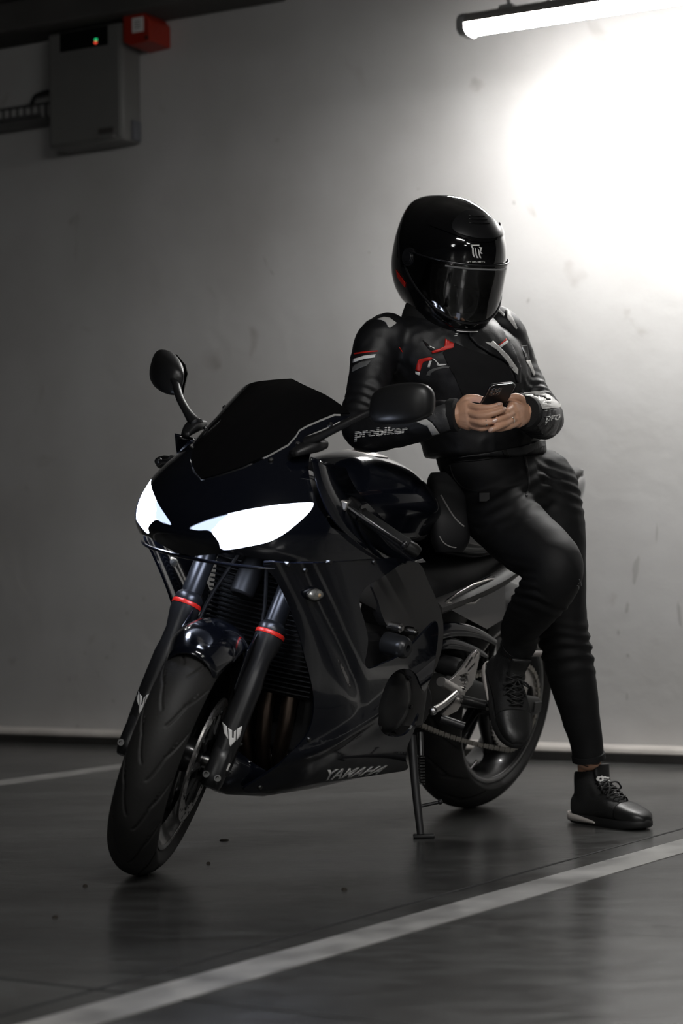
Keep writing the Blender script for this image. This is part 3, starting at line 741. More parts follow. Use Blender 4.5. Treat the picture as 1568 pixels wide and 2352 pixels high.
lk = [link_mesh(.0062).build('chain_link', CHAINM, ch, smooth=0), link_mesh(.0088).build('chain_link', CHAINM, ch, smooth=0)]
for k in range(nl):
    a, b = pos[k], pos[k+1]; m = (a+b)/2; an = math.atan2(b[1]-a[1], b[0]-a[0])
    if k < 2: o = lk[k]
    else: o = lk[k % 2].copy(); COL.objects.link(o); o.parent = ch; MW[o.name] = BM
    o.location = (m[0], SPY, m[1]); o.rotation_euler = (0, -an, 0)

# ---------------- swingarm, hugger, subframe, tail
def loft_sections(secs, n=20, expo=2.6, k=5):
    """secs: (centre, half-width vector, half-height vector); superellipse sections"""
    C = cr([s[0] for s in secs], k); U = cr([s[1] for s in secs], k); V = cr([s[2] for s in secs], k)
    a = np.linspace(0, 2*math.pi, n, endpoint=False); ca, sa = np.cos(a), np.sin(a)
    cx = np.sign(ca)*np.abs(ca)**(2/expo); sx = np.sign(sa)*np.abs(sa)**(2/expo)
    return [c+np.outer(cx, u)+np.outer(sx, v) for c, u, v in zip(C, U, V)]
def swing():
    mb = MB()
    mb.loft(loft_sections([((.50, .10, .40), (0, .022, 0), (0, 0, .045)), ((.34, .118, .385), (0, .019, 0), (0, 0, .042)), ((.15, .128, .355), (0, .018, 0), (0, 0, .034)), ((-.03, .130, .322), (0, .018, 0), (0, 0, .030)), ((-.085, .130, .318), (0, .017, 0), (0, 0, .026))], 20, 3.4))
    return mb
mb = swing(); r = swing().mirror_y(); mb.add(r.v, r.f)
mb.loft(loft_sections([((.47, 0, .40), (0, .10, 0), (0, 0, .04)), ((.40, 0, .40), (0, .10, 0), (0, 0, .05)), ((.36, 0, .40), (0, .10, 0), (0, 0, .03))], 16, 3))
swa = mb.build('swingarm', mat('swingarm_metal', (.05, .05, .05), .38, metal=.6), moto, smooth=45)
mb = MB(); mb.box((-.07, .149, .318), (.04, .004, .03)); mb.build('chain_adjuster', DALU, swa, bevel=.002)
# hugger over the rear tyre
a = np.linspace(RAD(60), RAD(150), 22)[::-1]; rows = []
for q in a:
    w = .096; row = []
    for t in np.linspace(-1, 1, 13):
        y = w*math.sin(t*1.45)/math.sin(1.45); r = RR_+.030-.07*(1-math.cos(t*1.45))
        row.append((r*math.cos(q), y, RR_+r*math.sin(q)))
    rows.append(row)
MB().grid(rows).build('rear_hugger', PLAST, moto, smooth=60, solid=.004)
# seat / tail unit
tail = MB(); tail.loft(loft_sections([((.46, 0, .80), (0, .12, 0), (0, 0, .05)), ((.30, 0, .79), (0, .130, 0), (0, 0, .055)), ((.10, 0, .82), (0, .122, 0), (0, 0, .065)), ((-.10, 0, .875), (0, .110, 0), (0, 0, .062)), ((-.28, 0, .925), (0, .085, 0), (0, 0, .05)), ((-.35, 0, .955), (0, .050, 0), (0, 0, .028)), ((-.39, 0, .965), (0, .025, 0), (0, 0, .012))], 24, 3))
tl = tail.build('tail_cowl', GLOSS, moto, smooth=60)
tf_ = [B(*q, y=.05) for q in ((1304, 1086), (1337, 1077), (1336, 1098), (1330, 1114), (1318, 1131), (1306, 1120))]
mb = MB(); mb.prism([(q[0], q[2]) for q in tf_], lambda p: (p[0], .040, p[1]), lambda p: (p[0], .056, p[1])); mb.build('tail_fin', mat('tail_grey', (.16, .16, .165), .3, coat=.5), tl, smooth=30, bevel=.004)
mb = MB(); mb.loft(loft_sections([((.56, 0, .84), (0, .085, 0), (0, 0, .022)), ((.45, 0, .845), (0, .125, 0), (0, 0, .035)), ((.28, 0, .845), (0, .14, 0), (0, 0, .034)), ((.14, 0, .870), (0, .125, 0), (0, 0, .03)), ((.09, 0, .89), (0, .10, 0), (0, 0, .02))], 24, 2.8)); st = mb.build('seat', mat('seat_vinyl', (.014, .014, .014), .55, bump=.2, bscale=250), moto, smooth=60)
mb = MB(); mb.loft(loft_sections([((.10, 0, .90), (0, .095, 0), (0, 0, .03)), ((-.06, 0, .935), (0, .10, 0), (0, 0, .03)), ((-.24, 0, .975), (0, .085, 0), (0, 0, .022)), ((-.31, 0, .985), (0, .06, 0), (0, 0, .012))], 22, 2.8)); mb.build('pillion_seat', MATS['seat_vinyl'], moto, smooth=60)
# side covers below the seat: glossy sharp-edged panel with pale edge lines
def ysub(x, z): return .135+.02*np.clip((.8-z)/.2, 0, 1)-.12*np.clip(.1-x, 0, 1)**1.2
FSUB = lambda x, z: np.stack([x, ysub(x, z), z], -1)
def tr_sub(px): return [tuple(q) for q in trace(FSUB, px, (-.2, .9), (.3, .95), local=BM)]
ol = tr_sub([(1022, 1382), (1055, 1360), (1128, 1322), (1160, 1330), (1160, 1420), (1118, 1445), (1080, 1425), (1030, 1398)])
for sg in (1, -1):
    mb = patch([ol], FSUB, .03, .03, lambda c: np.array([0, 1, 0]))
    if sg < 0: mb = mb.mirror_y()
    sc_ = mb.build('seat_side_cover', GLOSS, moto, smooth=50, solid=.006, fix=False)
    if sg > 0:
        e = [FSUB(np.array(q[0]), np.array(q[1]))+np.array([0, .003, 0]) for q in tr_sub([(1023, 1384), (1050, 1386), (1086, 1384), (1110, 1362), (1140, 1332)])]
        mb = MB(); mb.tube(e, .0035, 8); mb.build('cover_edge', ALU, sc_)
        e = [FSUB(np.array(q[0]), np.array(q[1]))+np.array([0, .003, 0]) for q in tr_sub([(1024, 1381), (1050, 1362), (1085, 1342), (1125, 1330), (1142, 1332)])]
        mb = MB(); mb.tube(e, .0028, 8); mb.build('cover_edge', ALU, sc_)
mb = MB(); mb.loft(loft_sections([((.52, 0, .58), (0, .10, 0), (0, 0, .16)), ((.36, 0, .62), (0, .11, 0), (0, 0, .13)), ((.2, 0, .68), (0, .10, 0), (0, 0, .08)), ((.02, 0, .76), (0, .09, 0), (0, 0, .05))], 18, 3)); mb.build('subframe', MATTE, moto, smooth=50)
# subframe rails (seen above the tyre)
for sg in (1, -1):
    mb = MB(); mb.tube(cr([(.53, .13*sg, .62), (.36, .135*sg, .655), (.18, .135*sg, .705), (0, .12*sg, .79)], 5), .020, 10, up=(0, 1, 0), flat=1.5); mb.build('subframe_rail', FRAME, moto)
    mb = MB(); mb.loft(loft_sections([((.53, .12*sg, .545), (0, .012, 0), (0, 0, .022)), ((.42, .13*sg, .56), (0, .012, 0), (0, 0, .02)), ((.30, .135*sg, .545), (0, .012, 0), (0, 0, .014)), ((.20, .135*sg, .515), (0, .010, 0), (0, 0, .009))], 12, 3)); mb.build('swingarm_guard', GLOSS, moto, smooth=45)
    mb = MB(); mb.loft(loft_sections([((.52, .11*sg, .50), (0, .012, 0), (0, 0, .012)), ((.42, .12*sg, .52), (0, .012, 0), (0, 0, .016)), ((.30, .125*sg, .50), (0, .012, 0), (0, 0, .012)), ((.22, .125*sg, .475), (0, .010, 0), (0, 0, .006))], 12, 3)); mb.build('chain_guard', GLOSS, moto, smooth=45)

# ---------------- engine, frame, radiator, pipes
mb = MB(); mb.box((.86, 0, .42), (.38, .30, .30)); mb.box((1.0, 0, .58), (.20, .28, .22), None); mb.box((.66, 0, .36), (.28, .22, .26))
mb.build('engine_block', MATTE, moto, bevel=.02, smooth=40)
mb = MB(); mb.lathe([(0, .158), (.050, .158), (.074, .152), (.088, .135), (.092, .10), (.092, .06)], (.735, 0.03, .395), (0, 1, 0), 44)
ec = mb.build('engine_cover', mat('engine_cover_black', (.022, .022, .023), .34, metal=.3), moto, smooth=50)
for k in range(6):
    a = 2*math.pi*k/6+.2; c = np.array([.735+.080*math.cos(a), .185, .395+.080*math.sin(a)]); mb = MB(); mb.cyl(c-np.array([0, .03, 0]), c, .006, 6); mb.build('cover_bolt', DALU, ec, smooth=30)
mb = MB(); mb.box((.735, .1845, .395), (.006, .006, .10)); mb.box((.735, .1845, .395), (.10, .006, .006)); mb.build('cover_rib', MATTE, ec, smooth=0, bevel=.002)
mb = MB(); mb.loft(loft_sections([((.62, .135, .56), (.045, 0, 0), (0, .02, 0)), ((.60, .15, .44), (.04, 0, 0), (0, .022, 0)), ((.585, .14, .32), (.045, 0, 0), (0, .022, 0))], 16, 3)); mb.build('gearbox_cover', FRAME, moto, smooth=45)
mb = MB(); mb.cyl((.555, .10, .365), (.555, .145, .365), .06, 28); mb.build('sprocket_cover', MATTE, moto, smooth=40, bevel=.006)
# frame spar : wide flat beam
def ysp(x, z): return .150+.045*np.clip((1.15-x)/.5, 0, 1)+.0*z
FSP = lambda x, z: np.stack([x, ysp(x, z), z], -1)
sp_out = [tuple(q) for q in trace(FSP, [(855, 1335), (905, 1305), (960, 1292), (985, 1340), (1010, 1398), (1018, 1440), (1012, 1500), (985, 1560), (965, 1500), (950, 1440), (900, 1445), (880, 1420), (868, 1380)], (.4, 1.3), (.3, .95), local=BM)]
sp_out = [tuple(q) for q in cr(sp_out, 3, True)]
for sg in (1, -1):
    mb = patch([sp_out], FSP, .04, .04, lambda c: np.array([0, 1, 0]))
    if sg < 0: mb = mb.mirror_y()
    fs = mb.build('frame_spar', FRAME, moto, smooth=50, solid=.03, fix=False)
for sg in (1, -1):
    mb = MB(); mb.loft(loft_sections([((1.10, .06*sg, .80), (0, .025, 0), (0, 0, .06)), ((.95, .13*sg, .74), (0, .022, 0), (0, 0, .07)), ((.80, .160*sg, .68), (0, .02, 0), (0, 0, .07)), ((.66, .160*sg, .60), (0, .02, 0), (0, 0, .08)), ((.58, .14*sg, .46), (.03, 0, 0), (0, .02, 0.03))], 14, 3)); mb.build('frame_beam', FRAME, moto, smooth=45)
# frame slider knob + bolts
cA, cB = B(886, 1478, y=.185), B(926, 1483, y=.245); cB = cA+np.array([.0, .066, .0])
sl_ = MB(); sl_.lathe([(0, 0), (.030, 0), (.029, .045), (.026, .060), (.020, .066), (.009, .066), (.008, .050), (0, .050)], cA, (0, 1, 0), 32); sl_.build('frame_slider', mat('slider_nylon', (.018, .019, .021), .3), moto, smooth=40)
for px, py, r in ((908, 1440, .012), (942, 1450, .009)):
    c = B(px, py, y=.195); mb = MB(); mb.lathe([(0, .022), (r*.5, .022), (r*.55, .016), (r*.95, .016), (r, .012), (r, -.02)], c, (0, 1, 0), 20); mb.build('frame_bolt', STEEL, moto, smooth=40)
# radiator with fins
rad = MB(); xs = lambda y: 1.115-.9*y*y
rad.grid([[(xs(y)-.015, y, z) for y in np.linspace(-.17, .17, 9)] for z in (.42, .73)])
ra = rad.build('radiator', MATTE, moto, solid=.03)
mb = MB()
for k in range(26):
    z = .43+.0115*k
    mb.loft([[(xs(y)+.004, y, z), (xs(y)-.01, y, z), (xs(y)-.01, y, z+.003), (xs(y)+.004, y, z+.003)] for y in np.linspace(-.17, .17, 7)])
mb.build('radiator_fins', DALU, ra, smooth=0, kind='stuff')
PIPE = mat('exhaust_header', (.16, .12, .095), .4, metal=1, var=.3, vscale=12)
ex = None
for y in (-.10, -.034, .034, .10):
    mb = MB(); mb.tube(cr([(1.00, y, .52), (1.06, y, .46), (1.07, y*.95, .34), (1.02, y*.6, .22), (.86, y*.3, .17), (.60, y*.2, .18)], 6), .019, 14); mb.build('exhaust_pipe', PIPE, moto)

# ---------------- fork (steered)
AX = np.array([WB, 0, RF_])
FORKM = mat('fork_black', (.018, .018, .019), .33, metal=.2)
def fk(y, t, dx=0.0): return AX+SA*t+SF*dx+np.array([0, y, 0])
for sg in (1, -1):
    y = .105*sg
    mb = MB(); mb.lathe([(.0, -.03), (.016, -.03), (.024, -.01), (.027, .03), (.0295, .09), (.0295, .20), (.0265, .225), (.0255, .262), (.031, .290), (.0345, .308), (.0345, .322)], fk(y, 0), SA, 28)
    fo = mb.xform(steer).build('fork_leg', FORKM, moto, smooth=45)
    mb = MB(); mb.lathe([(.0355, .322), (.0358, .324), (.0358, .3305), (.0345, .332), (.028, .332), (.028, .322)], fk(y, 0), SA, 36, closed=True); mb.xform(steer).build('red_ring', RED, fo, smooth=45)
    mb = MB(); mb.lathe([(.033, .332), (.0335, .345), (.029, .352), (.0245, .356), (.0245, .73), (.0, .73)], fk(y, 0), SA, 28); mb.xform(steer).build('fork_tube', mat('fork_tube_dark', (.02, .021, .024), .3, metal=.4), fo, smooth=45)
    # caliper with bracket and bolts
    u = np.array([SF[0], 0, SF[2]])
    cC = AX+np.array([0, .082*sg, 0])+(-SF*.125+SA*.045)
    mb = MB(); mb.loft(loft_sections([(cC-SA*.062, SF*.022, (0, .022, 0)), (cC-SA*.03, SF*.036, (0, .034, 0)), (cC+SA*.03, SF*.036, (0, .034, 0)), (cC+SA*.062, SF*.024, (0, .022, 0))], 16, 4)); ca = mb.xform(steer).build('brake_caliper', mat('caliper_black', (.014, .014, .014), .42), moto, smooth=40)
    for tt in (-.035, .035):
        c = cC+SA*tt+np.array([0, .030*sg, 0]); mb = MB(); mb.lathe([(.0, .010*sg), (.004, .010*sg), (.0045, .004*sg), (.009, .006*sg), (.010, 0), (.010, -.01*sg)], c, (0, 1, 0), 18); mb.xform(steer).build('caliper_bolt', DALU, ca, smooth=40)
    mb = MB(); mb.box(AX+np.array([0, .095*sg, 0])+(-SF*.075+SA*.05), (.11, .014, .04), None); mb.xform(steer).build('caliper_bracket', MATTE, ca, bevel=.004)
    # axle clamp with bolts at the foot of the leg
    cA = fk(y, -.005); mb = MB(); mb.loft(loft_sections([(cA-SA*.05, SF*.016, (0, .020, 0)), (cA-SA*.03, SF*.030, (0, .024, 0)), (cA+SA*.02, SF*.032, (0, .024, 0)), (cA+SA*.045, SF*.024, (0, .022, 0))], 16, 3.5)); cl = mb.xform(steer).build('axle_clamp', FORKM, moto, smooth=40)
    for q in (-.014, .014):
        c = cA-SA*.028+SF*.026+np.array([0, q, 0]); mb = MB(); mb.lathe([(0, .004), (.004, .004), (.0045, .010), (.008, .010), (.008, 0)], c, SF, 14); mb.xform(steer).build('clamp_bolt', DALU, cl, smooth=40)
# brake hoses
for sg in (1, -1):
    mb = MB(); mb.tube(cr([fk(.08*sg, .05, -.10), fk(.075*sg, .20, -.07), fk(.07*sg, .36, -.05), fk(.03*sg, .50, .0)], 6), .005, 8); mb.xform(steer).build('brake_hose', PLAST, moto)
# triple clamps
mb = MB(); mb.box(AX+SA*.52-SF*.02, (.07, .25, .025)); mb.box(AX+SA*.725-SF*.02, (.08, .26, .02)); mb.cyl(AX+SA*.40-SF*.042, AX+SA*.73-SF*.042, .03, 20); mb.xform(steer).build('triple_clamp', MATTE, moto, bevel=.006, smooth=40)
# front fender
rows = []
for q in np.linspace(RAD(58), RAD(168), 26):
    f = (q-RAD(58))/RAD(110); row = []
    side = 1.48 if .25 < f < .8 else 1.48
    for t in np.linspace(-1, 1, 17):
        an = t*1.42; y = .076*math.sin(an)/math.sin(1.42); r = RF_+.016-.060*(1-math.cos(an))
        if f < .12: r += .010*(1-f/.12)*abs(t)**2*-1
        row.append((CF[0]+r*math.cos(q), y*(1-.25*max(0, .16-f)/.16), CF[1]+r*math.sin(q)))
    rows.append(row)
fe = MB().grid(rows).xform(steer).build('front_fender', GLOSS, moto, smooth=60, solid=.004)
for sg in (1, -1):
    mb = MB()
    ol = [(-.035, .15), (.045, .17), (.075, .26), (.03, .315), (-.05, .30)]
    mb.prism(ol, lambda p: fk(.078*sg, p[1], p[0]), lambda p: fk(.083*sg, p[1], p[0])); mb.xform(steer).build('fender_stay', GLOSS, fe, bevel=.003, smooth=40)
# handlebars : clip-on, grip, lever, switch block
for sg in (1, -1):
    bc = fk(.105*sg, .70); be = bc+np.array([-.08, (.215 if sg > 0 else .19)*sg, -.072]); d = nrm(be-bc); fwd = np.cross(d, [0, 0, 1.0])*sg
    mb = MB(); mb.cyl(bc, be, .0115, 16); mb.cyl(bc-SA*.018, bc+SA*.018, .036, 24); hb = mb.xform(steer).build('handlebar', MATTE, moto, smooth=40)
    mb = MB(); g0 = bc+d*.10; mb.tube([g0, g0+d*.004, g0+d*.01, be-d*.01, be-d*.004, be], [.015, .019, .0165, .0165, .019, .017], 18); mb.xform(steer).build('grip', mat('grip_rubber', (.016, .016, .016), .7, bump=.5, bscale=400), hb)
    mb = MB(); mb.lathe([(0, 0), (.016, 0), (.017, .02), (.014, .035), (0, .036)], be, d, 20); mb.xform(steer).build('bar_end', DALU, hb, smooth=40)
    mb = MB(); s0_ = bc+d*.07; mb.loft(loft_sections([(s0_-d*.022, (.018, 0, 0), (0, 0, .02)), (s0_, (.024, 0, 0), (0, 0, .026)), (s0_+d*.025, (.018, 0, 0), (0, 0, .02))], 14, 4)); mb.xform(steer).build('switch_block', PLAST, hb, smooth=40)
    lv = cr([s0_+fwd*.035+d*-.02, s0_+fwd*.055+d*.02, s0_+fwd*.062+d*.08, s0_+fwd*.050+d*.15], 6); mb = MB(); mb.tube(lv, np.linspace(.010, .007, len(lv)), 10, flat=.7); mb.sphere(lv[-1], .010); mb.xform(steer).build('lever', mat('lever_dark', (.05, .05, .052), .3, metal=.8), hb)
    mb = MB(); mb.box(s0_+fwd*.03+d*-.022, (.05, .022, .024)); mb.xform(steer).build('lever_perch', ALU, hb, bevel=.004)
mb = MB(); rc = fk(-.14, .74, .04); mb.lathe([(0, .03), (.020, .03), (.021, .026), (.021, -.02), (.016, -.024), (0, -.024)], rc, (0, 0, 1), 20); mb.xform(steer).build('brake_reservoir', PLAST, moto, smooth=40)

# ---------------- tank
def tank_sections():
    tab = [(1.06, .875, .05, .82), (1.02, .92, .085, .80), (.94, .972, .120, .79), (.84, 1.000, .150, .78), (.74, 1.006, .168, .775), (.64, .985, .170, .775), (.56, .935, .145, .785), (.50, .885, .115, .79), (.455, .845, .08, .80)]
    out = []
    for x, zt, w, zb in tab:
        out.append((x, zt, w, zb))
    return np.array(out)
T_ = cr(tank_sections(), 5)
rings = []
for x, zt, w, zb in T_:
    ring = []; h = zt-zb
    half = [(0, zt), (.28*w, zt-.003), (.55*w, zt-.016*h/.2), (.80*w, zt-.22*h), (.97*w, zt-.38*h), (1.0*w, zt-.50*h), (.93*w, zt-.62*h), (.80*w, zt-.78*h), (.78*w, zb)]
    ring = [(x, y, z) for y, z in half]+[(x, -y, z) for y, z in half[::-1][:-1]]
    rings.append(ring)
mb = MB(); mb.loft(rings); tk = mb.build('fuel_tank', GLOSS, moto, smooth=180, sub=1)
mb = MB(); tcx = .745
mb.lathe([(.0, .010), (.030, .010), (.034, .007), (.046, .007), (.060, .003), (.062, -.004), (.060, -.01)], (tcx, 0, .997), (-.03, 0, 1), 40); fc = mb.build('fuel_cap', ALU, tk, smooth=45)
mb = MB(); mb.lathe([(0, .014), (.028, .013), (.030, .009)], (tcx, 0, .997), (-.03, 0, 1), 32); mb.build('cap_flap', PLAST, fc, smooth=45)

# ---------------- upper cowl: nose surface F(u, z)
zt_ = [.70, .755, .80, .84, .88, .92, .96, 1.00, 1.05, 1.10, 1.145, 1.18]
X0f = smoothf(zt_, [1.385, 1.42, 1.446, 1.437, 1.415, 1.388, 1.352, 1.312, 1.258, 1.197, 1.135, 1.07])
wf = smoothf(zt_, [.235, .248, .258, .264, .262, .250, .228, .210, .200, .195, .185, .160])
Lf = smoothf(zt_, [.20, .22, .23, .23, .23, .235, .24, .25, .25, .23, .19, .14])
def FC(u, z):
    u = np.asarray(u, float); z = np.asarray(z, float); a = np.abs(u); sg = np.where(u < 0, -1.0, 1.0)
    th = np.clip(a, 0, 1)*math.pi/2; d = np.clip(a-1, 0, 9)*.35
    x = X0f(z)-Lf(z)+Lf(z)*np.cos(th)-d; y = wf(z)*np.sin(th)**.92 + .02*d
    return np.stack([x, sg*y, z], -1)
def tr_c(px): return [tuple(q) for q in trace(FC, px, (0.0, 2.0), (.70, 1.18), n=200, local=BM)]
def sym(half):
    """closed outline from a left half that starts and ends on the centre line"""
    h = [(max(0.0, u), z) for u, z in half]; h[0] = (0.0, h[0][1]); h[-1] = (0.0, h[-1][1])
    return h + [(-u, z) for u, z in h[::-1][1:-1]]
out_c = lambda c: np.array([c[0]-1.0, c[1]*1.5, .25])
scr_half = tr_c([(648, 868), (700, 886), (750, 909), (790, 936), (806, 952), (770, 951), (735, 965), (705, 978), (690, 987), (682, 1000), (664, 1020), (622, 1043), (560, 1072), (505, 1090)]) + [(0, .922)]
scr_half = [tuple(q) for q in cr(scr_half[:5], 4)]+scr_half[5:]
hl_px = [(433, 1213), (470, 1196), (520, 1181), (580, 1168), (650, 1158), (712, 1154), (719, 1160), (708, 1178), (680, 1204), (652, 1226), (620, 1243), (575, 1254), (513, 1263), (503, 1246), (490, 1228), (478, 1218), (455, 1218)]
hl = [tuple(q) for q in cr(tr_c(hl_px), 3, True)]
hl_main = [tuple(q) for q in cr(tr_c([(484, 1220), (500, 1202), (524, 1182), (580, 1168), (650, 1158), (712, 1154), (719, 1160), (708, 1178), (680, 1204), (652, 1226), (620, 1243), (575, 1254), (513, 1263), (503, 1246), (492, 1230)]), 3, True)]
hl_tip = [tuple(q) for q in cr(tr_c([(434, 1213), (470, 1197), (522, 1182), (500, 1200), (484, 1218), (455, 1217)]), 2, True)]
# nose: whole front surface with holes for the lamps, from the screen edge down to the chin and back to the trailing edge
low = [(0, scr_half[-1][1]-.002)] + [(u+.004, z-.004) for u, z in scr_half[::-1][1:11]]
nose_half = low + tr_c([(702, 1000), (722, 1030), (712, 1045), (708, 1075), (716, 1120), (730, 1165), (760, 1210), (800, 1245), (858, 1283), (760, 1287), (660, 1287), (600, 1284), (520, 1270)]) + [(0, .745)]
nose_poly = sym(nose_half)
hlR = [(-u, z) for u, z in hl]
ncw = patch([nose_poly, hl, hlR], FC, .06, .02, out_c)
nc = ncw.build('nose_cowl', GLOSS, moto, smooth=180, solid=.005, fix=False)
ws = patch([sym(scr_half)], lambda u, z: FC(u, z)*np.array([1, 1, 1])+np.array([.004, 0, .002]), .06, .02, out_c)
ws_ = ws.build('windscreen', SCREEN, moto, smooth=180, solid=.004, fix=False)
for sg in (1, -1):
    poly = [(sg*u, z) for u, z in hl_main]; h = patch([poly], lambda u, z: FC(u, z)-np.array([.004, 0, 0]), .04, .012, out_c).build('headlight', LAMP, moto, smooth=180, solid=.012, fix=False, label='glowing white headlight')
    patch([[(sg*u, z) for u, z in hl_tip]], lambda u, z: FC(u, z)-np.array([.003, 0, 0]), .04, .012, out_c).build('lens_tip', HOUS, h, smooth=180, solid=.012, fix=False)
# lower lip under the lamps
mb = MB(); q = [FC(np.array(u), np.array(z))+np.array([.002, 0, 0]) for u, z in [(-.58, .750), (-.45, .747), (-.25, .745), (0, .744), (.25, .745), (.45, .747), (.58, .750)]]; mb.tube(cr(q, 4), np.interp(np.linspace(0, 1, 25), [0, .2, .8, 1], [.001, .0042, .0042, .001]), 8); mb.build('chin_lip', GLOSS, nc)
# screws on the cowl and screen
for px, py in ((758, 976), (683, 1020), (622, 1058)):
    u, z = tr_c([(px, py)])[0]; c = FC(np.array(u), np.array(z)); n_ = nrm(out_c(c))
    for s in (1, -1):
        mb = MB(); cc = c*np.array([1, s, 1]); nn = n_*np.array([1, s, 1]); mb.lathe([(0, .007), (.004, .0065), (.006, .004), (.006, -.004)], cc, nn, 12); mb.build('cowl_screw', DALU, nc, smooth=40)
# inner trim behind the trailing edge (dark panels, ducts)
for sg in (1, -1):
    tr_in = [B(712, 1050, y=.20), B(728, 1120, y=.205), B(760, 1190, y=.20), B(810, 1240, y=.195), B(870, 1283, y=.19), B(960, 1300, y=.175)]
    tr_up = [B(790, 1075, y=.15), B(812, 1120, y=.15), B(850, 1165, y=.15), B(890, 1205, y=.15), B(930, 1245, y=.15), B(975, 1290, y=.15)]
    G = [cr(tr_in, 4), cr([(a+b)/2-np.array([0, .012, 0]) for a, b in zip(tr_in, tr_up)], 4), cr(tr_up, 4)]
    mb = MB(); mb.grid(G)
    if sg < 0: mb = mb.mirror_y()
    ip = mb.build('inner_panel', GLOSS, moto, smooth=60, solid=.004)
# nose interior: dark stay and instrument block so that nothing shows through
mb = MB(); mb.loft(loft_sections([((1.30, 0, .84), (0, .20, 0), (0, 0, .075)), ((1.20, 0, .87), (0, .19, 0), (0, 0, .09)), ((1.08, 0, .88), (0, .13, 0), (0, 0, .07))], 18, 3)); mb.build('instrument_housing', MATTE, moto, smooth=50)

# ---------------- mirrors
for sg in (1, -1):
    mir = []
    # housing: loft along the outward axis, flattened
    c0, c1_ = B(858, 945, y=.31), B(985, 915, y=.45)
    O1, O2 = (np.array([1.165, .286, 1.134]), np.array([1.150, .444, 1.169])) if sg > 0 else (np.array([1.165, .280, 1.122]), np.array([1.085, .410, 1.162]))
    ax = O2-O1; upv = np.array([-.03, -.13, .99]); bk = np.array([1.0, .25, .1]) if sg > 0 else np.array([1.0, .75, .1])
    secs = []
    for t, h, dpt, sh in ((0.0, .020, .012, -.004), (.05, .034, .022, -.002), (.20, .044, .034, .0), (.45, .049, .040, .0), (.70, .048, .038, .0), (.88, .040, .030, .0), (.97, .028, .018, -.002), (1.0, .014, .008, -.004)):
        c = O1+ax*t+upv*sh; secs.append((c+nrm(bk)*(dpt*.35), nrm(bk)*dpt*.8, upv*h*.93))
    mb = MB(); mb.loft(loft_sections(secs, 24, 2.7, 5))
    if sg < 0: mb = mb.mirror_y()
    mo = mb.build('mirror', mat('mirror_plastic', (.014, .014, .0145), .38, bump=.03, bscale=300), moto, smooth=180)
    G = []; q = O1+ax*.5-nrm(bk)*.026
    mb = MB(); ol = [(O1+ax*t-nrm(bk)*.0165+upv*h) for t, h in ((.08, -.028), (.25, -.036), (.7, -.039), (.93, -.027), (.95, .018), (.8, .036), (.3, .035), (.08, .022))]
    mb.add(ol+[p-nrm(bk)*.002 for p in ol], [tuple(range(8)), tuple(range(15, 7, -1))]+[(i, (i+1) % 8, 8+(i+1) % 8, 8+i) for i in range(8)])
    if sg < 0: mb = mb.mirror_y()
    mb.build('mirror_glass', mat('mirror_silver', (.6, .6, .6), .03, metal=1), mo, smooth=30)
    p = cr([(1.225, .165, 1.035), (1.222, .19, 1.05), (1.205, .24, 1.085), (1.178, .282, 1.118), (1.168, .300, 1.130)], 6)
    mb = MB(); mb.tube(p, np.interp(np.linspace(0, 1, len(p)), [0, .15, .35, .8, 1], [.020, .017, .012, .0105, .013]), 14, flat=.75)
    if sg < 0: mb = mb.mirror_y()
    mb.build('mirror_stalk', PLAST, mo, smooth=180)
    mb = MB(); mb.loft(loft_sections([((1.27, .160, 1.008), (0, .012, 0), (0, 0, .008)), ((1.245, .170, 1.020), (0, .018, 0), (0, 0, .013)), ((1.215, .178, 1.030), (0, .020, 0), (0, 0, .016)), ((1.18, .180, 1.034), (0, .012, 0), (0, 0, .010))], 14))
    if sg < 0: mb = mb.mirror_y()
    mb.build('mirror_base', PLAST, mo, smooth=180)

# ---------------- side fairing on the surface y(x, z)
yz = smoothf([.10, .16, .22, .30, .40, .52, .64, .72, .80], [.05, .10, .150, .196, .222, .236, .243, .247, .250])
def yside(x, z):
    x = np.asarray(x, float); z = np.asarray(z, float)
    y = yz(z) - 1.5*np.clip(x-(.97+.05*np.log1p(np.exp((.03+(z-.59)*.8)/.05))), 0, 1)**2
    # crease running back and down from the turn signal, and the sweep above the engine cover
    l1 = (z-(.66-(1.17-x)*1.05)); y = y - .010*np.exp(-(l1/.035)**2)*np.clip((x-.93)/.08, 0, 1)
    l2 = (z-(.46-(x-.70)*.42)); y = y + .012*np.exp(-(l2/.03)**2)
    return np.maximum(y, .01)
FS = lambda x, z: np.stack([x, yside(x, z), z], -1)
def tr_s(px): return [tuple(q) for q in trace(FS, px, (.40, 1.42), (.12, .80), n=200, local=BM)]
side_px = [(606, 1292), (680, 1294), (770, 1291), (860, 1286), (928, 1283), (905, 1306), (870, 1330), (842, 1347), (828, 1368), (826, 1390), (836, 1425), (845, 1465), (842, 1500), (838, 1522), (847, 1536), (880, 1524), (915, 1508), (945, 1482), (975, 1450), (1001, 1427), (1006, 1455), (1000, 1510),
           (988, 1560), (976, 1588), (966, 1575), (955, 1548), (935, 1536), (912, 1540), (892, 1560), (876, 1600), (869, 1640), (872, 1672), (890, 1690), (925, 1690), (948, 1668), (962, 1640), (950, 1680), (936, 1712), (932, 1745), (934, 1768), (880, 1778), (800, 1790), (700, 1804), (620, 1815), (570, 1821),
           (560, 1810), (600, 1786), (655, 1742), (700, 1696), (718, 1650), (720, 1600), (712, 1556), (700, 1510), (690, 1470), (676, 1425), (655, 1375), (632, 1330)]
sp = [tuple(q) for q in cr(tr_s(side_px), 3, True)]
sfs = {}
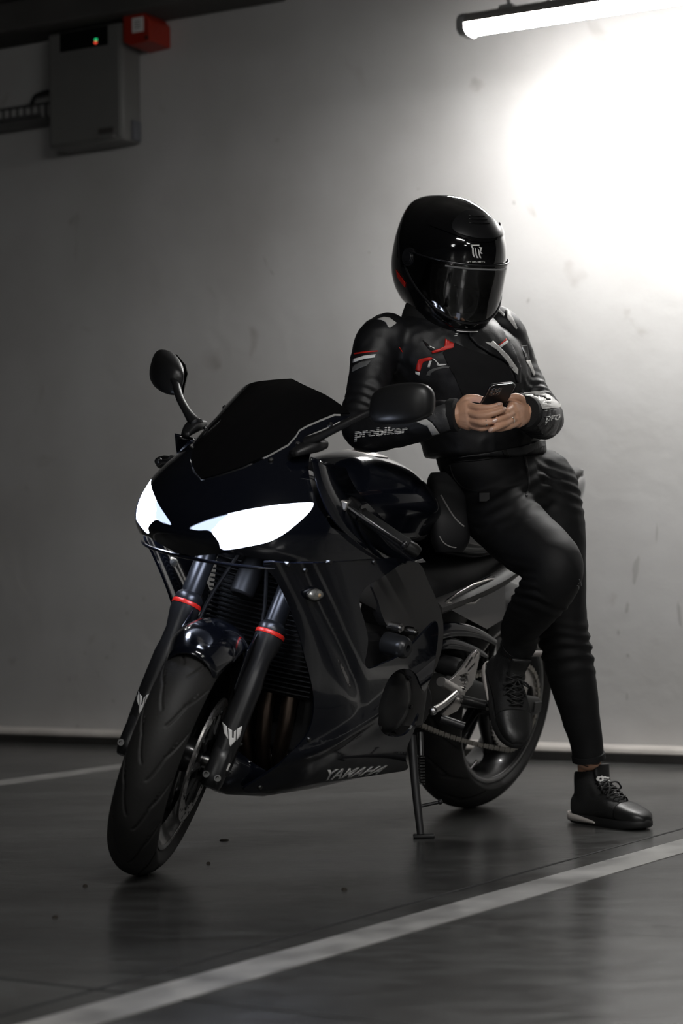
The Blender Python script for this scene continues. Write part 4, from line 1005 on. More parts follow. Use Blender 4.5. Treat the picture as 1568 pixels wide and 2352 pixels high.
for sg in (1, -1):
    mb = patch([sp], FS, .012, .012, lambda c: np.array([0, 1, 0]))
    if sg < 0: mb = mb.mirror_y()
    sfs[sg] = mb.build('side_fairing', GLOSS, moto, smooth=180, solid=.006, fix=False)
    if sg > 0:
        # glossy upper strip just under the seam, screws
        for px, py in ((757, 1290), (660, 1296), (858, 1291), (700, 1310), (709, 1698), (597, 1808)):
            u = tr_s([(px, py)])[0]; c = FS(np.array(u[0]), np.array(u[1])); mb = MB(); mb.lathe([(0, .004), (.005, .004), (.0065, .001), (.0065, -.006)], c, (0, 1, 0), 14); mb.build('fairing_screw', DALU, sfs[1], smooth=40)
# belly hull closing the two sides
rows = []
for x, wd_, zt2_, zb2_ in ((1.235, .012, .330, .235), (1.22, .055, .300, .195), (1.17, .085, .262, .168), (1.05, .098, .205, .152), (.85, .102, .20, .150), (.62, .105, .20, .160), (.57, .10, .20, .175)):
    row = []
    for t in np.linspace(-1, 1, 13):
        row.append((x, wd_*np.sign(t)*abs(t)**.8, zb2_+(zt2_-zb2_)*abs(t)**2.4))
    rows.append(row)
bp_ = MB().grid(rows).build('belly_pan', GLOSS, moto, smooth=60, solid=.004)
# turn signals: flush clear lenses
for sg in (1, -1):
    c = tr_s([(722, 1365)])[0]; c = FS(np.array(c[0]), np.array(c[1])); mb = MB()
    mb.sphere((0, 0, 0), 1, (1, 1, 1), 20); mb.v = [(c[0]+p[0]*.030, (c[1]+.002+p[1]*.013), c[2]+p[2]*.0145) for p in mb.v]
    m2 = MB(); m2.lathe([(1.0, 0), (1.12, .3), (1.18, 0), (1.12, -.3)], (0, 0, 0), (0, 1, 0), 32, closed=True); m2.v = [(c[0]+p[0]*.030, c[1]+.003+p[1]*.008, c[2]+p[2]*.0145) for p in m2.v]
    if sg < 0: mb = mb.mirror_y(); m2 = m2.mirror_y()
    ts = mb.build('turn_signal', LENSC, moto, smooth=180); m2.build('signal_rim', PLAST, ts, smooth=60)
    mb = MB(); mb.sphere(c+np.array([0, .012, .0]) if sg > 0 else c*np.array([1, -1, 1])-np.array([0, .012, 0]), .0055); mb.build('bulb', mat('bulb_orange', (.5, .35, .2), .3), ts)

# ---------------- side stand
k0, k1 = B(945, 1690, y=.13), B(966, 1914, y=.235)
g = wor(k1)[0]; g[2] = .008; k1 = loc(g)[0]
mb = MB(); mb.tube(cr([k0, k0+(k1-k0)*.5+np.array([.004, .0, 0]), k1], 6), np.linspace(.0125, .0095, 13), 12); ks = mb.build('side_stand', MATTE, moto, smooth=40)
mb = MB(); gw = wor(k1)[0]; mb.box((gw[0]+.008, gw[1], .005), (.055, .030, .009)); mb.build('stand_foot', MATTE, ks, world=True, bevel=.003, smooth=40)
mb = MB(); e0 = k0+(k1-k0)*.72; mb.tube([e0, e0+np.array([-.03, .045, .02])], .0045, 8); mb.sphere(e0+np.array([-.03, .045, .02]), .007); mb.build('stand_tang', MATTE, ks)
# spring
s0_, s1_ = k0+np.array([-.02, .012, .01]), k0+(k1-k0)*.50+np.array([-.02, .004, 0]); ax = nrm(s1_-s0_); u_ = nrm(np.cross(ax, [1, 0, 0])); w_ = np.cross(ax, u_); L_ = np.linalg.norm(s1_-s0_)
t = np.linspace(.45, 1, 160); mb = MB(); mb.tube([s0_+ax*L_*q+.008*(math.cos(q*110)*u_+math.sin(q*110)*w_) for q in t], .0018, 6); mb.tube([s0_, s0_+ax*L_*.45], .0075, 10); mb.build('stand_spring', DALU, ks)

# ---------------- rearset (left) and its mirror
def yr(y): return y
def rear(px, y): return [B(*p, y=y) for p in px]
br_px = [(1012, 1640), (1040, 1612), (1052, 1590), (1036, 1582), (1016, 1570), (1040, 1555), (1058, 1535), (1078, 1506), (1092, 1491), (1099, 1498), (1096, 1520), (1090, 1548), (1082, 1572), (1066, 1590), (1060, 1612), (1048, 1632), (1022, 1645)]
YR = .185
pl = [B(*p, y=YR) for p in br_px]
xz = [(p[0], p[2]) for p in pl]
slots = []
for a_, b_ in (((1066, 1533), (1082, 1512)), ((1072, 1541), (1088, 1523)), ((1086, 1512), (1094, 1498))):
    p, q = B(*a_, y=YR), B(*b_, y=YR); d = np.array([q[0]-p[0], q[2]-p[2]]); d /= np.linalg.norm(d); n = np.array([-d[1], d[0]])*.0035
    A, C = np.array([p[0], p[2]]), np.array([q[0], q[2]]); slots.append([tuple(A+n), tuple(C+n), tuple(C-n), tuple(A-n)])
h = [tuple(np.array([p[0], p[2]])) for p in [B(*q, y=YR) for q in ((1052, 1560), (1060, 1548), (1070, 1552), (1072, 1566), (1062, 1572))]]
rs_ = flat_ring(xz, slots+[h], lambda p: (p[0], YR-.004, p[1]), lambda p: (p[0], YR+.004, p[1]))
for sg in (1, -1):
    m_ = rs_ if sg > 0 else rs_.mirror_y()
    rso = m_.build('rearset_plate', ALU, moto, smooth=30, bevel=.0012)
    f = np.array([1, sg, 1])
    a_, b_ = B(1012, 1565, y=YR+.002), B(1052, 1588, y=YR)
    mb = MB(); mb.cyl(a_*f, (a_+np.array([-.0, .0, 0])+(b_-a_))*f, .013, 18); mb.build('rearset_boss', ALU, rso, smooth=40)
    a_, b_ = B(994, 1632, y=YR+.03), B(1046, 1592, y=YR+.012)
    mb = MB(); mb.tube(cr([a_*f, ((a_+b_)/2+np.array([0, 0, -.004]))*f, b_*f], 5), np.linspace(.0115, .009, 11), 14); mb.sphere(a_*f, .0125); mb.build('shift_lever', STEEL, rso)
    a_ = B(1012, 1650, y=YR+.02); b_ = a_+np.array([-.03, .055, -.012])
    mb = MB(); mb.cyl(a_*f, b_*f, .011, 14); mb.build('shift_pad', PLAST, rso, smooth=40)
    a_ = B(1058, 1606, y=YR); mb = MB(); mb.cyl(a_*f, (a_+np.array([0, .085, .0]))*f, .0125, 16); mb.sphere((a_+np.array([0, .087, .006]))*f, .010); mb.build('foot_peg', DALU, rso, smooth=40)
    for px, py, r in ((1064, 1566, .008), (1056, 1608, .010), (1062, 1580, .006)):
        c = B(px, py, y=YR+.004); mb = MB(); mb.lathe([(0, .010), (r*.5, .010), (r*.55, .005), (r, .007), (r, -.004)], c, (0, 1, 0), 16)
        if sg < 0: mb = mb.mirror_y()
        mb.build('rearset_bolt', STEEL, rso, smooth=40)
    mb = MB(); c = B(1036, 1530, y=YR-.05); mb.lathe([(0, .03), (.022, .03), (.026, .02), (.026, -.04)], c, (0, 1, 0), 22)
    if sg < 0: mb = mb.mirror_y()
    mb.build('pivot_cap', MATTE, rso, smooth=40)
# passenger peg hanger (pale bar behind the shoe)
a_, b_ = B(1195, 1502, y=.14), B(1242, 1501, y=.14)
mb = MB(); mb.tube([a_, b_], .009, 12); mb.build('pillion_peg', mat('peg_pale', (.30, .28, .27), .4, metal=.5), moto, smooth=40)

# ---------------- marks on the bike
bv = bvh_of([sfs[1]])
decal_text('lettering', bv, 'YAMAHA', [(742, 1793), (866, 1777), (898, 1757), (752, 1768)], WHITE, sfs[1], shear=.12, bold=.025, off=.001)
forks = [o for o in bpy.data.objects if o.name.startswith('fork_leg')]
bvf = bvh_of(forks)
for fo, quad in zip(forks, ([(508, 1656), (556, 1666), (548, 1716), (515, 1714)], [(312, 1576), (346, 1590), (330, 1640), (312, 1640)])):
    q = np.array(quad, float)
    def m(u, w): return tuple(q[0]*(1-u)*(1-w)+q[1]*u*(1-w)+q[2]*u*w+q[3]*(1-u)*w)
    for k, pg in enumerate(([(.02, .0), (.26, .18), (.30, .70), (.10, .50)], [(.32, .22), (.52, .30), (.52, .62), (.62, .62), (.62, .34), (.72, .26), (.74, .72), (.42, 1.0), (.34, .9)], [(.76, .20), (1.0, .02), (.96, .50), (.80, .72)])):
        decal('fork_emblem', bvf, [m(*p) for p in pg], WHITE, fo, off=.0008, step=6, thick=.0006)

# ================================================================== PERSON
from mathutils import noise as mnoise
DENIM = mat('black_denim', (.0026, .0026, .0031), .68, spec=.4, sheen=.0, bump=.08, bscale=500, var=.12, vscale=10)
LEATH = mat('black_jacket', (.0055, .0056, .0066), .5, bump=.09, bscale=240, var=.15, vscale=12)
LEATG = mat('grey_jacket_panel', (.045, .045, .046), .45, bump=.25, bscale=160)
SILV = mat('silver_jacket_panel', (.55, .54, .52), .40, bump=.35, bscale=120, var=.3, vscale=40)
SHIRT = mat('black_shirt', (.0035, .0035, .0042), .9, bump=.1, bscale=400)
KNIT = mat('black_knit', (.008, .008, .008), .9, bump=.5, bscale=600)
SKIN = mat('skin', (.60, .34, .225), .42, sss=.08, bump=.06, bscale=260, var=.10, vscale=35)
NAIL = mat('nail', (.62, .42, .34), .18, coat=.6)
HGLOSS = mat('helmet_gloss', (.004, .004, .0045), .07, coat=1)
HMATT = mat('helmet_trim', (.010, .010, .011), .3)
SUEDE = mat('shoe_suede', (.009, .009, .009), .75, bump=.3, bscale=350)
SLEA = mat('shoe_leather', (.013, .013, .013), .38, bump=.12, bscale=120)
SOLEB = mat('shoe_sole', (.010, .010, .010), .6)
SOLEW = mat('shoe_sole_pale', (.50, .46, .43), .5)

person_loc = at(1350, 1880, 5.42); person_loc[2] = 0
PM = np.eye(4); PM[:3, 3] = person_loc
person = empty('person', PM, 'rider in black helmet, biker jacket and jeans leaning on the motorcycle, looking at a phone', 'person')

def yawvec(deg):
    a = RAD(deg); left = np.array([math.cos(a), math.sin(a), 0]); fwd = np.array([math.sin(a), -math.cos(a), 0]); return left, fwd
def ring_sec(px, py, Y, hw, hd, yaw):
    l, f = yawvec(yaw); return (at(px, py, Y), l*hw, f*hd)
def wp(p): return np.asarray(p[0]) if len(p) == 2 else at(*p[:3])
def limb(pts, seg=20, k=6, grow=1.0, end=True):
    P = cr([wp(p) for p in pts], k); r = cr([p[-1]*grow for p in pts], k)[:, 0]
    mb = MB(); mb.tube(P, r, seg); mb.sphere(P[0], r[0], seg=16)
    if end: mb.sphere(P[-1], r[-1], seg=16)
    return mb
def merge(*ms):
    o = MB()
    for m in ms: o.add(m.v, m.f)
    return o
def fold(V, N, amp, freq, seed=0.0, aniso=(1, 1, 1), ridge=True):
    out = V.copy()
    for i in range(len(V)):
        q = Vector((V[i][0]*freq*aniso[0]+seed, V[i][1]*freq*aniso[1]+seed*2, V[i][2]*freq*aniso[2]))
        n = mnoise.noise(q)
        if ridge: n = (1-abs(n)*2.2)*.6
        out[i] = V[i]+N[i]*amp*n
    return out
def ripple(V, N, c, axis, amp, wl, span, rad=.2):
    """cloth creases running round a limb at c, along axis"""
    ax = nrm(axis); d = (V-c)@ax; r = np.linalg.norm((V-c)-np.outer(d, ax), axis=1)
    ph = np.array([mnoise.noise(Vector(v*9)) for v in V])
    w = amp*np.exp(-(d/span)**2)*(r < rad)*np.sin((d/wl+ph*.7)*2*math.pi)
    return V+N*w[:, None]
def mesh_obj(name, V, F, m, parent, label=None):
    mb = MB(); mb.v = [tuple(p) for p in V]; mb.f = F
    return mb.build(name, m, parent, world=True, smooth=180, fix=False, label=label)

heel_p, toe_p = on_floor(1322, 1886), on_floor(1490, 1908)
d = nrm(toe_p-heel_p); ML = np.eye(4); ML[:3, 0] = d; ML[:3, 1] = np.cross([0, 0, 1], d); ML[:3, 2] = (0, 0, 1); ML[:3, 3] = heel_p+d*.010
dR = nrm(np.array([.153, -.671, -.702])); lat = nrm(np.cross(nrm(np.array([.31, -.65, .69])), dR)); upR = np.cross(dR, lat)
MR = np.eye(4); MR[:3, 0] = dR; MR[:3, 1] = lat; MR[:3, 2] = upR
MR[:3, 3] = at(1181, 1500, 5.262)-MR[:3, :3]@np.array([.048, 0, .135])
def shp(M, x, y, z): return M[:3, 3]+M[:3, :3]@np.array([x, y, z])
# ---------------- jacket
torso = [ring_sec(1112, 1050, 5.33, .166, .120, 32), ring_sec(1112, 1030, 5.33, .168, .125, 32), ring_sec(1090, 960, 5.31, .174, .122, 30), ring_sec(1062, 890, 5.28, .188, .130, 27), ring_sec(1046, 830, 5.26, .190, .130, 25),
         ring_sec(1030, 775, 5.25, .176, .110, 25), ring_sec(1018, 745, 5.25, .135, .090, 25), ring_sec(1022, 722, 5.25, .098, .085, 25), ring_sec(1022, 690, 5.24, .080, .080, 25)]
tb = MB(); tb.loft(loft_sections(torso, 36, 2.3, 6))
armR = [(890, 775, 5.17, .062), (868, 795, 5.16, .061), (853, 850, 5.14, .056), (842, 915, 5.11, .052), (830, 965, 5.08, .052), (836, 988, 5.06, .051), (880, 988, 5.02, .049), (950, 975, 4.98, .044), (1000, 962, 4.955, .041), (1038, 954, 4.94, .040)]
armL = [(1138, 755, 5.33, .060), (1160, 778, 5.335, .058), (1188, 845, 5.34, .052), (1216, 905, 5.32, .050), (1238, 945, 5.28, .052), (1246, 962, 5.22, .052), (1238, 960, 5.13, .048), (1222, 952, 5.06, .043), (1208, 948, 5.015, .040)]
jb = merge(tb, limb(armR, end=False), limb(armL, end=False))
V, N, F = remeshed(jb, 'jacket_tmp', .0065, 7)
V = fold(V, N, .0035, 16, 3.1)
V = fold(V, N, .0022, 34, 7.7)
V = ripple(V, N, at(838, 950, 5.1), at(842, 915, 5.11)-at(832, 975, 5.07), .0028, .026, .05, .075)
V = ripple(V, N, at(1230, 940, 5.28), at(1190, 850, 5.34)-at(1246, 962, 5.22), .0032, .024, .06, .08)
V = ripple(V, N, at(1218, 945, 5.05), at(1238, 960, 5.13)-at(1208, 948, 5.01), .0030, .022, .05, .06)
jk = mesh_obj('jacket', V, F, LEATH, person)
bvj = bvh_of([jk])
def D(name, poly, m, off=.0012, step=5, thick=.0014, parent=None): return decal(name, bvj, poly, m, parent or jk, off, step, thick)
def Z(pts, ox, oy, s): return [(ox+s*x, oy+s*y) for x, y in pts]
Zc = lambda pts: Z(pts, 840, 690, 400/1568)
Zb = lambda pts: Z(pts, 780, 420, 520/1568)
D('shirt_front', Zc([(690, 470), (800, 380), (900, 430), (1080, 490), (1200, 520), (1290, 600), (1340, 720), (1330, 860), (1150, 900), (870, 860), (800, 690), (740, 590)]), SHIRT, off=.0010)
D('sleeve_stripe', Zb([(100, 1180), (180, 1168), (262, 1162), (262, 1170), (180, 1177), (100, 1190)]), RED)
D('sleeve_stripe', Zb([(96, 1222), (170, 1198), (248, 1188), (240, 1210), (165, 1222), (92, 1246)]), WHITE)
D('sleeve_stripe', Zb([(92, 1270), (150, 1240), (222, 1228), (190, 1266), (140, 1285), (86, 1312)]), GREY)
D('shoulder_panel', Zc([(100, 172), (160, 152), (215, 160), (275, 205), (262, 218), (215, 248), (198, 240), (180, 200), (140, 178)]), mat('pale_panel', (.55, .54, .52), .55))
D('collar_flash', Zc([(590, 458), (705, 418), (712, 345), (790, 390), (785, 425), (740, 440), (595, 478)]), RED, off=.002, thick=.003)
D('chest_flash', Zc([(447, 625), (470, 540), (485, 528), (580, 508), (600, 520), (580, 540), (530, 548), (512, 562), (487, 645)]), RED)
D('chest_flash', Zc([(447, 640), (486, 648), (484, 676), (450, 660)]), WHITE)
D('chest_flash', Zc([(570, 545), (592, 542), (574, 604), (554, 600)]), WHITE)
D('chest_flash', Zc([(595, 518), (620, 530), (660, 572), (725, 572), (722, 582), (650, 590), (636, 578), (640, 562), (610, 535)]), WHITE)
D('chest_flash', Zc([(543, 675), (556, 640), (600, 615), (690, 592), (752, 595), (745, 608), (690, 612), (620, 632), (586, 655), (576, 685)]), GREY)
D('armpit_flash', Zc([(298, 420), (310, 430), (335, 468), (322, 462), (305, 440)]), RED)
# lapel on her left, silver trims
lp = D('lapel', Zc([(905, 265), (1000, 170), (1120, 175), (1180, 240), (1270, 360), (1310, 450), (1370, 600), (1370, 740), (1340, 740), (1310, 620), (1220, 540), (1120, 490), (1000, 420), (920, 340)]), LEATH, off=.007, thick=.006)
bvl = bvh_of([jk, lp]) if lp else bvj
decal('lapel_trim', bvl, Zc([(1070, 378), (1120, 385), (1140, 365), (1200, 420), (1280, 500), (1365, 620), (1362, 670), (1250, 530), (1180, 450)]), SILV, jk, .002)
decal('lapel_trim', bvl, Zc([(1195, 410), (1265, 362), (1280, 378), (1215, 425)]), WHITE, jk, .002)
decal('lapel_trim', bvl, Zc([(1195, 402), (1255, 348), (1266, 358), (1203, 408)]), RED, jk, .002, thick=.001)
D('shoulder_trim', Zc([(1090, 30), (1130, 10), (1190, 70), (1250, 130), (1240, 145), (1180, 90)]), SILV)
D('sleeve_panel', Zc([(1255, 60), (1300, 110), (1360, 250), (1350, 262), (1270, 160)]), SILV)
D('sleeve_panel', Zc([(1395, 410), (1450, 400), (1470, 520), (1440, 545)]), LEATG)
D('sleeve_panel', Zc([(1435, 540), (1475, 540), (1520, 660), (1510, 680)]), SILV)
Zh = lambda pts: Z(pts, 1030, 850, 270/1568)
D('forearm_panel', Zh([(945, 305), (1080, 300), (1230, 300), (1320, 330), (1470, 455), (1300, 440), (1200, 460), (1150, 520), (1085, 430), (1010, 390)]), SILV, off=.003, step=3)
D('forearm_panel', Zh([(1080, 660), (1150, 590), (1160, 500), (1230, 450), (1475, 440), (1480, 510), (1230, 525), (1200, 560), (1190, 620), (1160, 715)]), mat('pale_panel', (.55, .54, .52), .55), off=.0042, step=3)
D('forearm_panel', Zh([(1210, 545), (1470, 515), (1470, 660), (1400, 850), (1250, 850), (1170, 720), (1195, 620)]), LEATG, off=.0036, step=3)
decal_text('sleeve_lettering', bvj, 'pro', [tuple(Zh([(1270, 715)])[0]), tuple(Zh([(1440, 690)])[0]), tuple(Zh([(1470, 590)])[0]), tuple(Zh([(1290, 610)])[0])], WHITE, jk, stripes=6, bold=.03, off=.006)
D('forearm_panel', Zb([(530, 1655), (600, 1635), (640, 1665), (690, 1735), (640, 1746), (610, 1690)]), mat('pale_panel', (.55, .54, .52), .55))
D('forearm_panel', Zb([(605, 1632), (650, 1560), (790, 1512), (800, 1600), (815, 1690), (700, 1732), (645, 1660)]), LEATG)
decal_text('sleeve_lettering', bvj, 'probiker', [(814.8, 1014), (936, 999), (938.5, 977), (814.8, 984)], WHITE, jk, stripes=7, bold=.035, off=.0025, shear=.05)
# collar edge, knit cuffs, hem belt, zip
mb = MB(); mb.tube(cr([at(*p) for p in ((955, 770, 5.13), (968, 780, 5.12), (985, 794, 5.10), (997, 800, 5.10))], 6), .0022, 8); mb.build('zip_pull', STEEL, jk, world=True)
for pts in ([(1036, 954, 4.942), (1050, 953, 4.936)], [(1211, 949, 5.02), (1203, 946, 5.0)]):
    a, b = at(*pts[0]), at(*pts[1]); mb = MB(); d = nrm(b-a); mb.tube([a-d*.006, a, b, b+d*.002], [.039, .0415, .0405, .037], 26); mb.build('cuff', KNIT, jk, world=True, smooth=50)
D('hem_band', [(968, 1052), (1040, 1050), (1120, 1040), (1200, 1024), (1252, 1006), (1256, 1022), (1200, 1044), (1120, 1060), (1040, 1068), (972, 1066)], LEATG, off=.002, thick=.003)
D('hem_zip', [(1150, 1034), (1160, 1031), (1172, 1050), (1163, 1053)], DALU, off=.005, thick=.003)

# ---------------- jeans
pel = [ring_sec(1120, 1030, 5.34, .150, .105, 33), ring_sec(1140, 1070, 5.35, .166, .118, 34), ring_sec(1168, 1115, 5.36, .172, .125, 35), ring_sec(1180, 1160, 5.36, .150, .115, 35), ring_sec(1190, 1195, 5.36, .09, .08, 35)]
pb_ = MB(); pb_.loft(loft_sections(pel, 32, 2.2, 5))
legR = [(1120, 1150, 5.33, .092), (1150, 1185, 5.27, .092), (1205, 1238, 5.18, .086), (1255, 1278, 5.10, .077), (1276, 1305, 5.065, .069), (1262, 1345, 5.08, .068), (1222, 1400, 5.15, .060), (1192, 1448, 5.215, .048), (shp(MR, .047, 0, .178), .0445), (shp(MR, .047, 0, .150), .0430)]
legL = [(1240, 1115, 5.38, .098), (1262, 1200, 5.38, .092), (1274, 1300, 5.38, .082), (1284, 1400, 5.38, .071), (1294, 1460, 5.38, .067), (1312, 1550, 5.39, .063), (1332, 1640, 5.415, .052), (1346, 1705, 5.435, .044), (1351, 1738, 5.443, .0425)]
kb = merge(pb_, limb(legR, 24, end=False), limb(legL, 24, end=False))
V, N, F = remeshed(kb, 'jeans_tmp', .0065, 7)
V = fold(V, N, .0022, 15, 1.3)
V = ripple(V, N, at(1300, 1490, 5.38), np.array([0, 0, 1.0]), .0042, .030, .055, .10)
V = ripple(V, N, at(1225, 1355, 5.12), np.array([.3, 0, 1.0]), .0030, .024, .05, .10)
V = ripple(V, N, at(1285, 1120, 5.36), np.array([.4, 0, 1.0]), .0028, .026, .05, .12)
V = ripple(V, N, at(1180, 1150, 5.22), np.array([.5, 0, -1.0]), .0030, .030, .05, .12)
jn = mesh_obj('jeans', V, F, DENIM, person)
bvn = bvh_of([jn])
def seam(pts, w=2.0, m=None, off=.0016, name='seam'):
    P = cr(pts, 6); T = np.gradient(P, axis=0); T /= np.linalg.norm(T, axis=1)[:, None]; n = np.stack([-T[:, 1], T[:, 0]], 1)*w/2
    decal(name, bvn, [tuple(q) for q in P+n]+[tuple(q) for q in (P-n)[::-1]], m or DENIM, jn, off, 6, .002)
seam([(1203, 1046), (1210, 1080), (1214, 1112), (1208, 1140)], 5); seam([(1033, 1068), (1042, 1096), (1062, 1118), (1090, 1128), (1125, 1130)], 3)
seam([(1040, 1060), (1130, 1052), (1250, 1020)], 3)
for a, b, r in (((1350, 1731, 5.442), (1352, 1745, 5.445), .0445), (shp(MR, .047, 0, .160), shp(MR, .047, 0, .149), .0438)):
    if len(a) == 3 and isinstance(a, tuple): a, b = at(*a), at(*b)
    mb = MB(); mb.tube([a, a+(b-a)*.1, b, b+(a-b)*.1], [r-.002, r+.0003, r+.0003, r-.003], 26); mb.build('leg_hem', DENIM, jn, world=True, smooth=50)
# ripped knee threads
for k, (x, y) in enumerate(((1324, 1334), (1327, 1341), (1321, 1348))):
    a = at(x, y, 5.03); mb = MB(); mb.tube(cr([a, a+np.array([.006, -.006, .003]), a+np.array([.008, -.004, -.006])], 4), .001, 6); mb.build('loose_thread', GREY, jn, world=True)
# thigh pouch with piping, strapped to her right hip
pc = [(at(1000, 1100, 5.26), 0), (at(1020, 1180, 5.22), 0), (at(1030, 1250, 5.22), 0)]
l, f = yawvec(20)
secs = [(at(1020, 1085, 5.29), l*.035, f*.02), (at(1022, 1110, 5.275), l*.048, f*.028), (at(1032, 1180, 5.255), l*.054, f*.030), (at(1034, 1240, 5.255), l*.050, f*.028), (at(1032, 1268, 5.26), l*.036, f*.018)]
mb = MB(); mb.loft(loft_sections(secs, 24, 3, 5)); po = mb.build('thigh_pouch', mat('pouch_nylon', (.005, .005, .006), .6, bump=.1, bscale=300), person, world=True, smooth=180)
bvp = bvh_of([po, jn])
def piping(pts, r, m):
    P = []
    for x, y in cr(pts, 6):
        h = hit(bvp, x, y)
        if h[0] is not None: P.append(np.array(h[0])+nrm(CO-np.array(h[0]))*r*.5)
    if len(P) > 2: mb = MB(); mb.tube(P, r, 8); mb.build('piping', m, po, world=True)
PIPG = mat('grey_piping', (.30, .29, .28), .4)
piping([(1012, 1137), (1024, 1158), (1040, 1184), (1054, 1200), (1065, 1209)], .0022, PIPG)
piping([(1009, 1232), (1018, 1246), (1032, 1255), (1047, 1258)], .0016, PIPG)
mb = MB(); mb.box(at(1112, 1142, 5.20), (.030, .012, .026)); mb.build('buckle', mat('buckle_black', (.005, .005, .005), .5), po, world=True, bevel=.003, smooth=40)

# ---------------- hands (part of the body), body under the clothes
def finger(pts, r0, r1, k=6):
    P = cr([at(*p) for p in pts], k); n = len(P); t = np.linspace(0, 1, n)
    r = np.interp(t, [0, .3, .36, .42, .66, .70, .76, .92, 1], [r0, r0*.93, r0*.99, r0*.92, r1*1.03, r1*1.08, r1*1.0, r1*.95, r1*.80])
    mb = MB(); mb.tube(P, r, 14); mb.sphere(P[-1], r[-1], seg=14); mb.sphere(P[0], r[0], seg=14); return mb
FR = {'index': [(1072, 931, 4.920), (1098, 936, 4.893), (1126, 936, 4.884), (1149, 929, 4.886)],
      'middle': [(1074, 948, 4.915), (1104, 955, 4.884), (1134, 949, 4.878), (1158, 940, 4.884)],
      'ring': [(1077, 964, 4.917), (1104, 971, 4.886), (1126, 969, 4.884), (1139, 963, 4.895)],
      'pinky': [(1080, 978, 4.922), (1104, 984, 4.897), (1120, 982, 4.896), (1131, 977, 4.905)],
      'thumb': [(1056, 934, 4.935), (1070, 918, 4.930), (1092, 915, 4.935), (1114, 921, 4.936)]}
FL = {'index': [(1176, 933, 4.945), (1165, 944, 4.915), (1152, 952, 4.903), (1143, 956, 4.902)],
      'middle': [(1180, 946, 4.942), (1162, 957, 4.905), (1147, 963, 4.890), (1135, 967, 4.884)],
      'ring': [(1184, 960, 4.945), (1162, 972, 4.903), (1141, 982, 4.884), (1125, 989, 4.880)],
      'pinky': [(1188, 972, 4.952), (1170, 980, 4.918), (1152, 985, 4.905), (1140, 987, 4.902)],
      'thumb': [(1198, 932, 4.985), (1196, 918, 4.972), (1186, 912, 4.958), (1170, 914, 4.950)]}
hands = MB()
for fs, wr in ((FR, (1044, 953, 4.945)), (FL, (1206, 949, 5.01))):
    for nm, pts in fs.items():
        r0, r1 = {'index': (.0094, .0076), 'middle': (.0094, .0077), 'ring': (.0090, .0073), 'pinky': (.0080, .0066), 'thumb': (.0118, .0094)}[nm]
        m_ = finger(pts, r0, r1); hands.add(m_.v, m_.f)
    # metacarpals: four rays from wrist to knuckles fill the palm
    w = at(*wr)
    kn = [at(*fs[n][0]) for n in ('index', 'middle', 'ring', 'pinky')]
    for a_, b_ in zip(kn[:-1], kn[1:]):
        for t in (0, .5):
            k_ = a_*(1-t)+b_*t; s = (k_-(kn[0]+kn[-1])/2)*.55
            m_ = MB(); P = cr([w+s*.6, w*.55+k_*.45+s*.35, k_], 5); m_.tube(P, np.linspace(.018, .0135, len(P)), 14); m_.sphere(P[-1], .0135, seg=12); hands.add(m_.v, m_.f)
    k_ = kn[-1]; m_ = MB(); P = cr([w+(k_-(kn[0]+kn[-1])/2)*.35, w*.5+k_*.5+(k_-(kn[0]+kn[-1])/2)*.2, k_], 5); m_.tube(P, np.linspace(.018, .0125, len(P)), 14); hands.add(m_.v, m_.f)
    th = at(*fs['thumb'][0]); m_ = MB(); m_.tube([w, (w+th)/2, th], [.020, .017, .013], 14); m_.sphere(th, .013); hands.add(m_.v, m_.f)
fore = MB()
for pts in (armR, armL):
    m_ = limb(pts, 16, 5, .72); fore.add(m_.v, m_.f)
    e = at(*pts[-1][:3])
for a, b in (((1015, 958, 4.950), (1044, 953, 4.945)), ((1222, 952, 5.06), (1206, 949, 5.01))):
    m_ = MB(); m_.tube([at(*a), at(*b)], [.027, .0245], 16); m_.sphere(at(*b), .0245); fore.add(m_.v, m_.f)
tors = MB(); tors.loft(loft_sections([(c, u*.82, v*.80) for c, u, v in torso[1:-1]], 28, 2.2, 5))
pelv = MB(); pelv.loft(loft_sections([(c, u*.88, v*.86) for c, u, v in pel], 26, 2.2, 5))
lg = merge(limb(legR, 18, 5, .86), limb(legL, 18, 5, .86))
ank = MB()
for M_, top_ in ((ML, [at(1332, 1640, 5.415)]), (MR, [at(1192, 1448, 5.222)])):
    P = cr(top_+[shp(M_, .046, 0, .195), shp(M_, .046, 0, .165), shp(M_, .048, 0, .11), shp(M_, .060, 0, .065), shp(M_, .12, 0, .046), shp(M_, .19, 0, .036), shp(M_, .23, 0, .03)], 5)
    r_ = np.interp(np.linspace(0, 1, len(P)), np.linspace(0, 1, 8), [.030, .030, .0315, .031, .032, .028, .022, .012])
    m_ = MB(); m_.tube(P, r_, 18); m_.sphere(P[0], r_[0]); m_.sphere(P[-1], r_[-1]); ank.add(m_.v, m_.f)
# head, turned down, with a face under the helmet
HY, HP = RAD(25), RAD(28)
hf = np.array([math.sin(HY)*math.cos(HP), -math.cos(HY)*math.cos(HP), -math.sin(HP)]); hl_ = np.array([math.cos(HY), math.sin(HY), 0]); hu = np.cross(hf, hl_)
hc = at(1030, 598, 5.22); HR = np.stack([hf, hl_, hu], 1)
def hp(x, y, z): return hc+HR@np.array([x, y, z])
head = MB()
def ell(c, r, seg=20):
    m_ = MB(); m_.sphere((0, 0, 0), 1, r, seg); m_.v = [tuple(hp(*(np.array(c)+np.array(p)))) for p in m_.v]; head.add(m_.v, m_.f)
ell((-.005, 0, .02), (.092, .074, .098)); ell((.03, 0, -.05), (.060, .056, .062)); ell((.062, 0, -.085), (.026, .030, .022)); ell((.098, 0, -.028), (.016, .013, .022)); ell((.088, 0, -.062), (.012, .024, .008)); ell((.078, 0, .012), (.022, .052, .012))
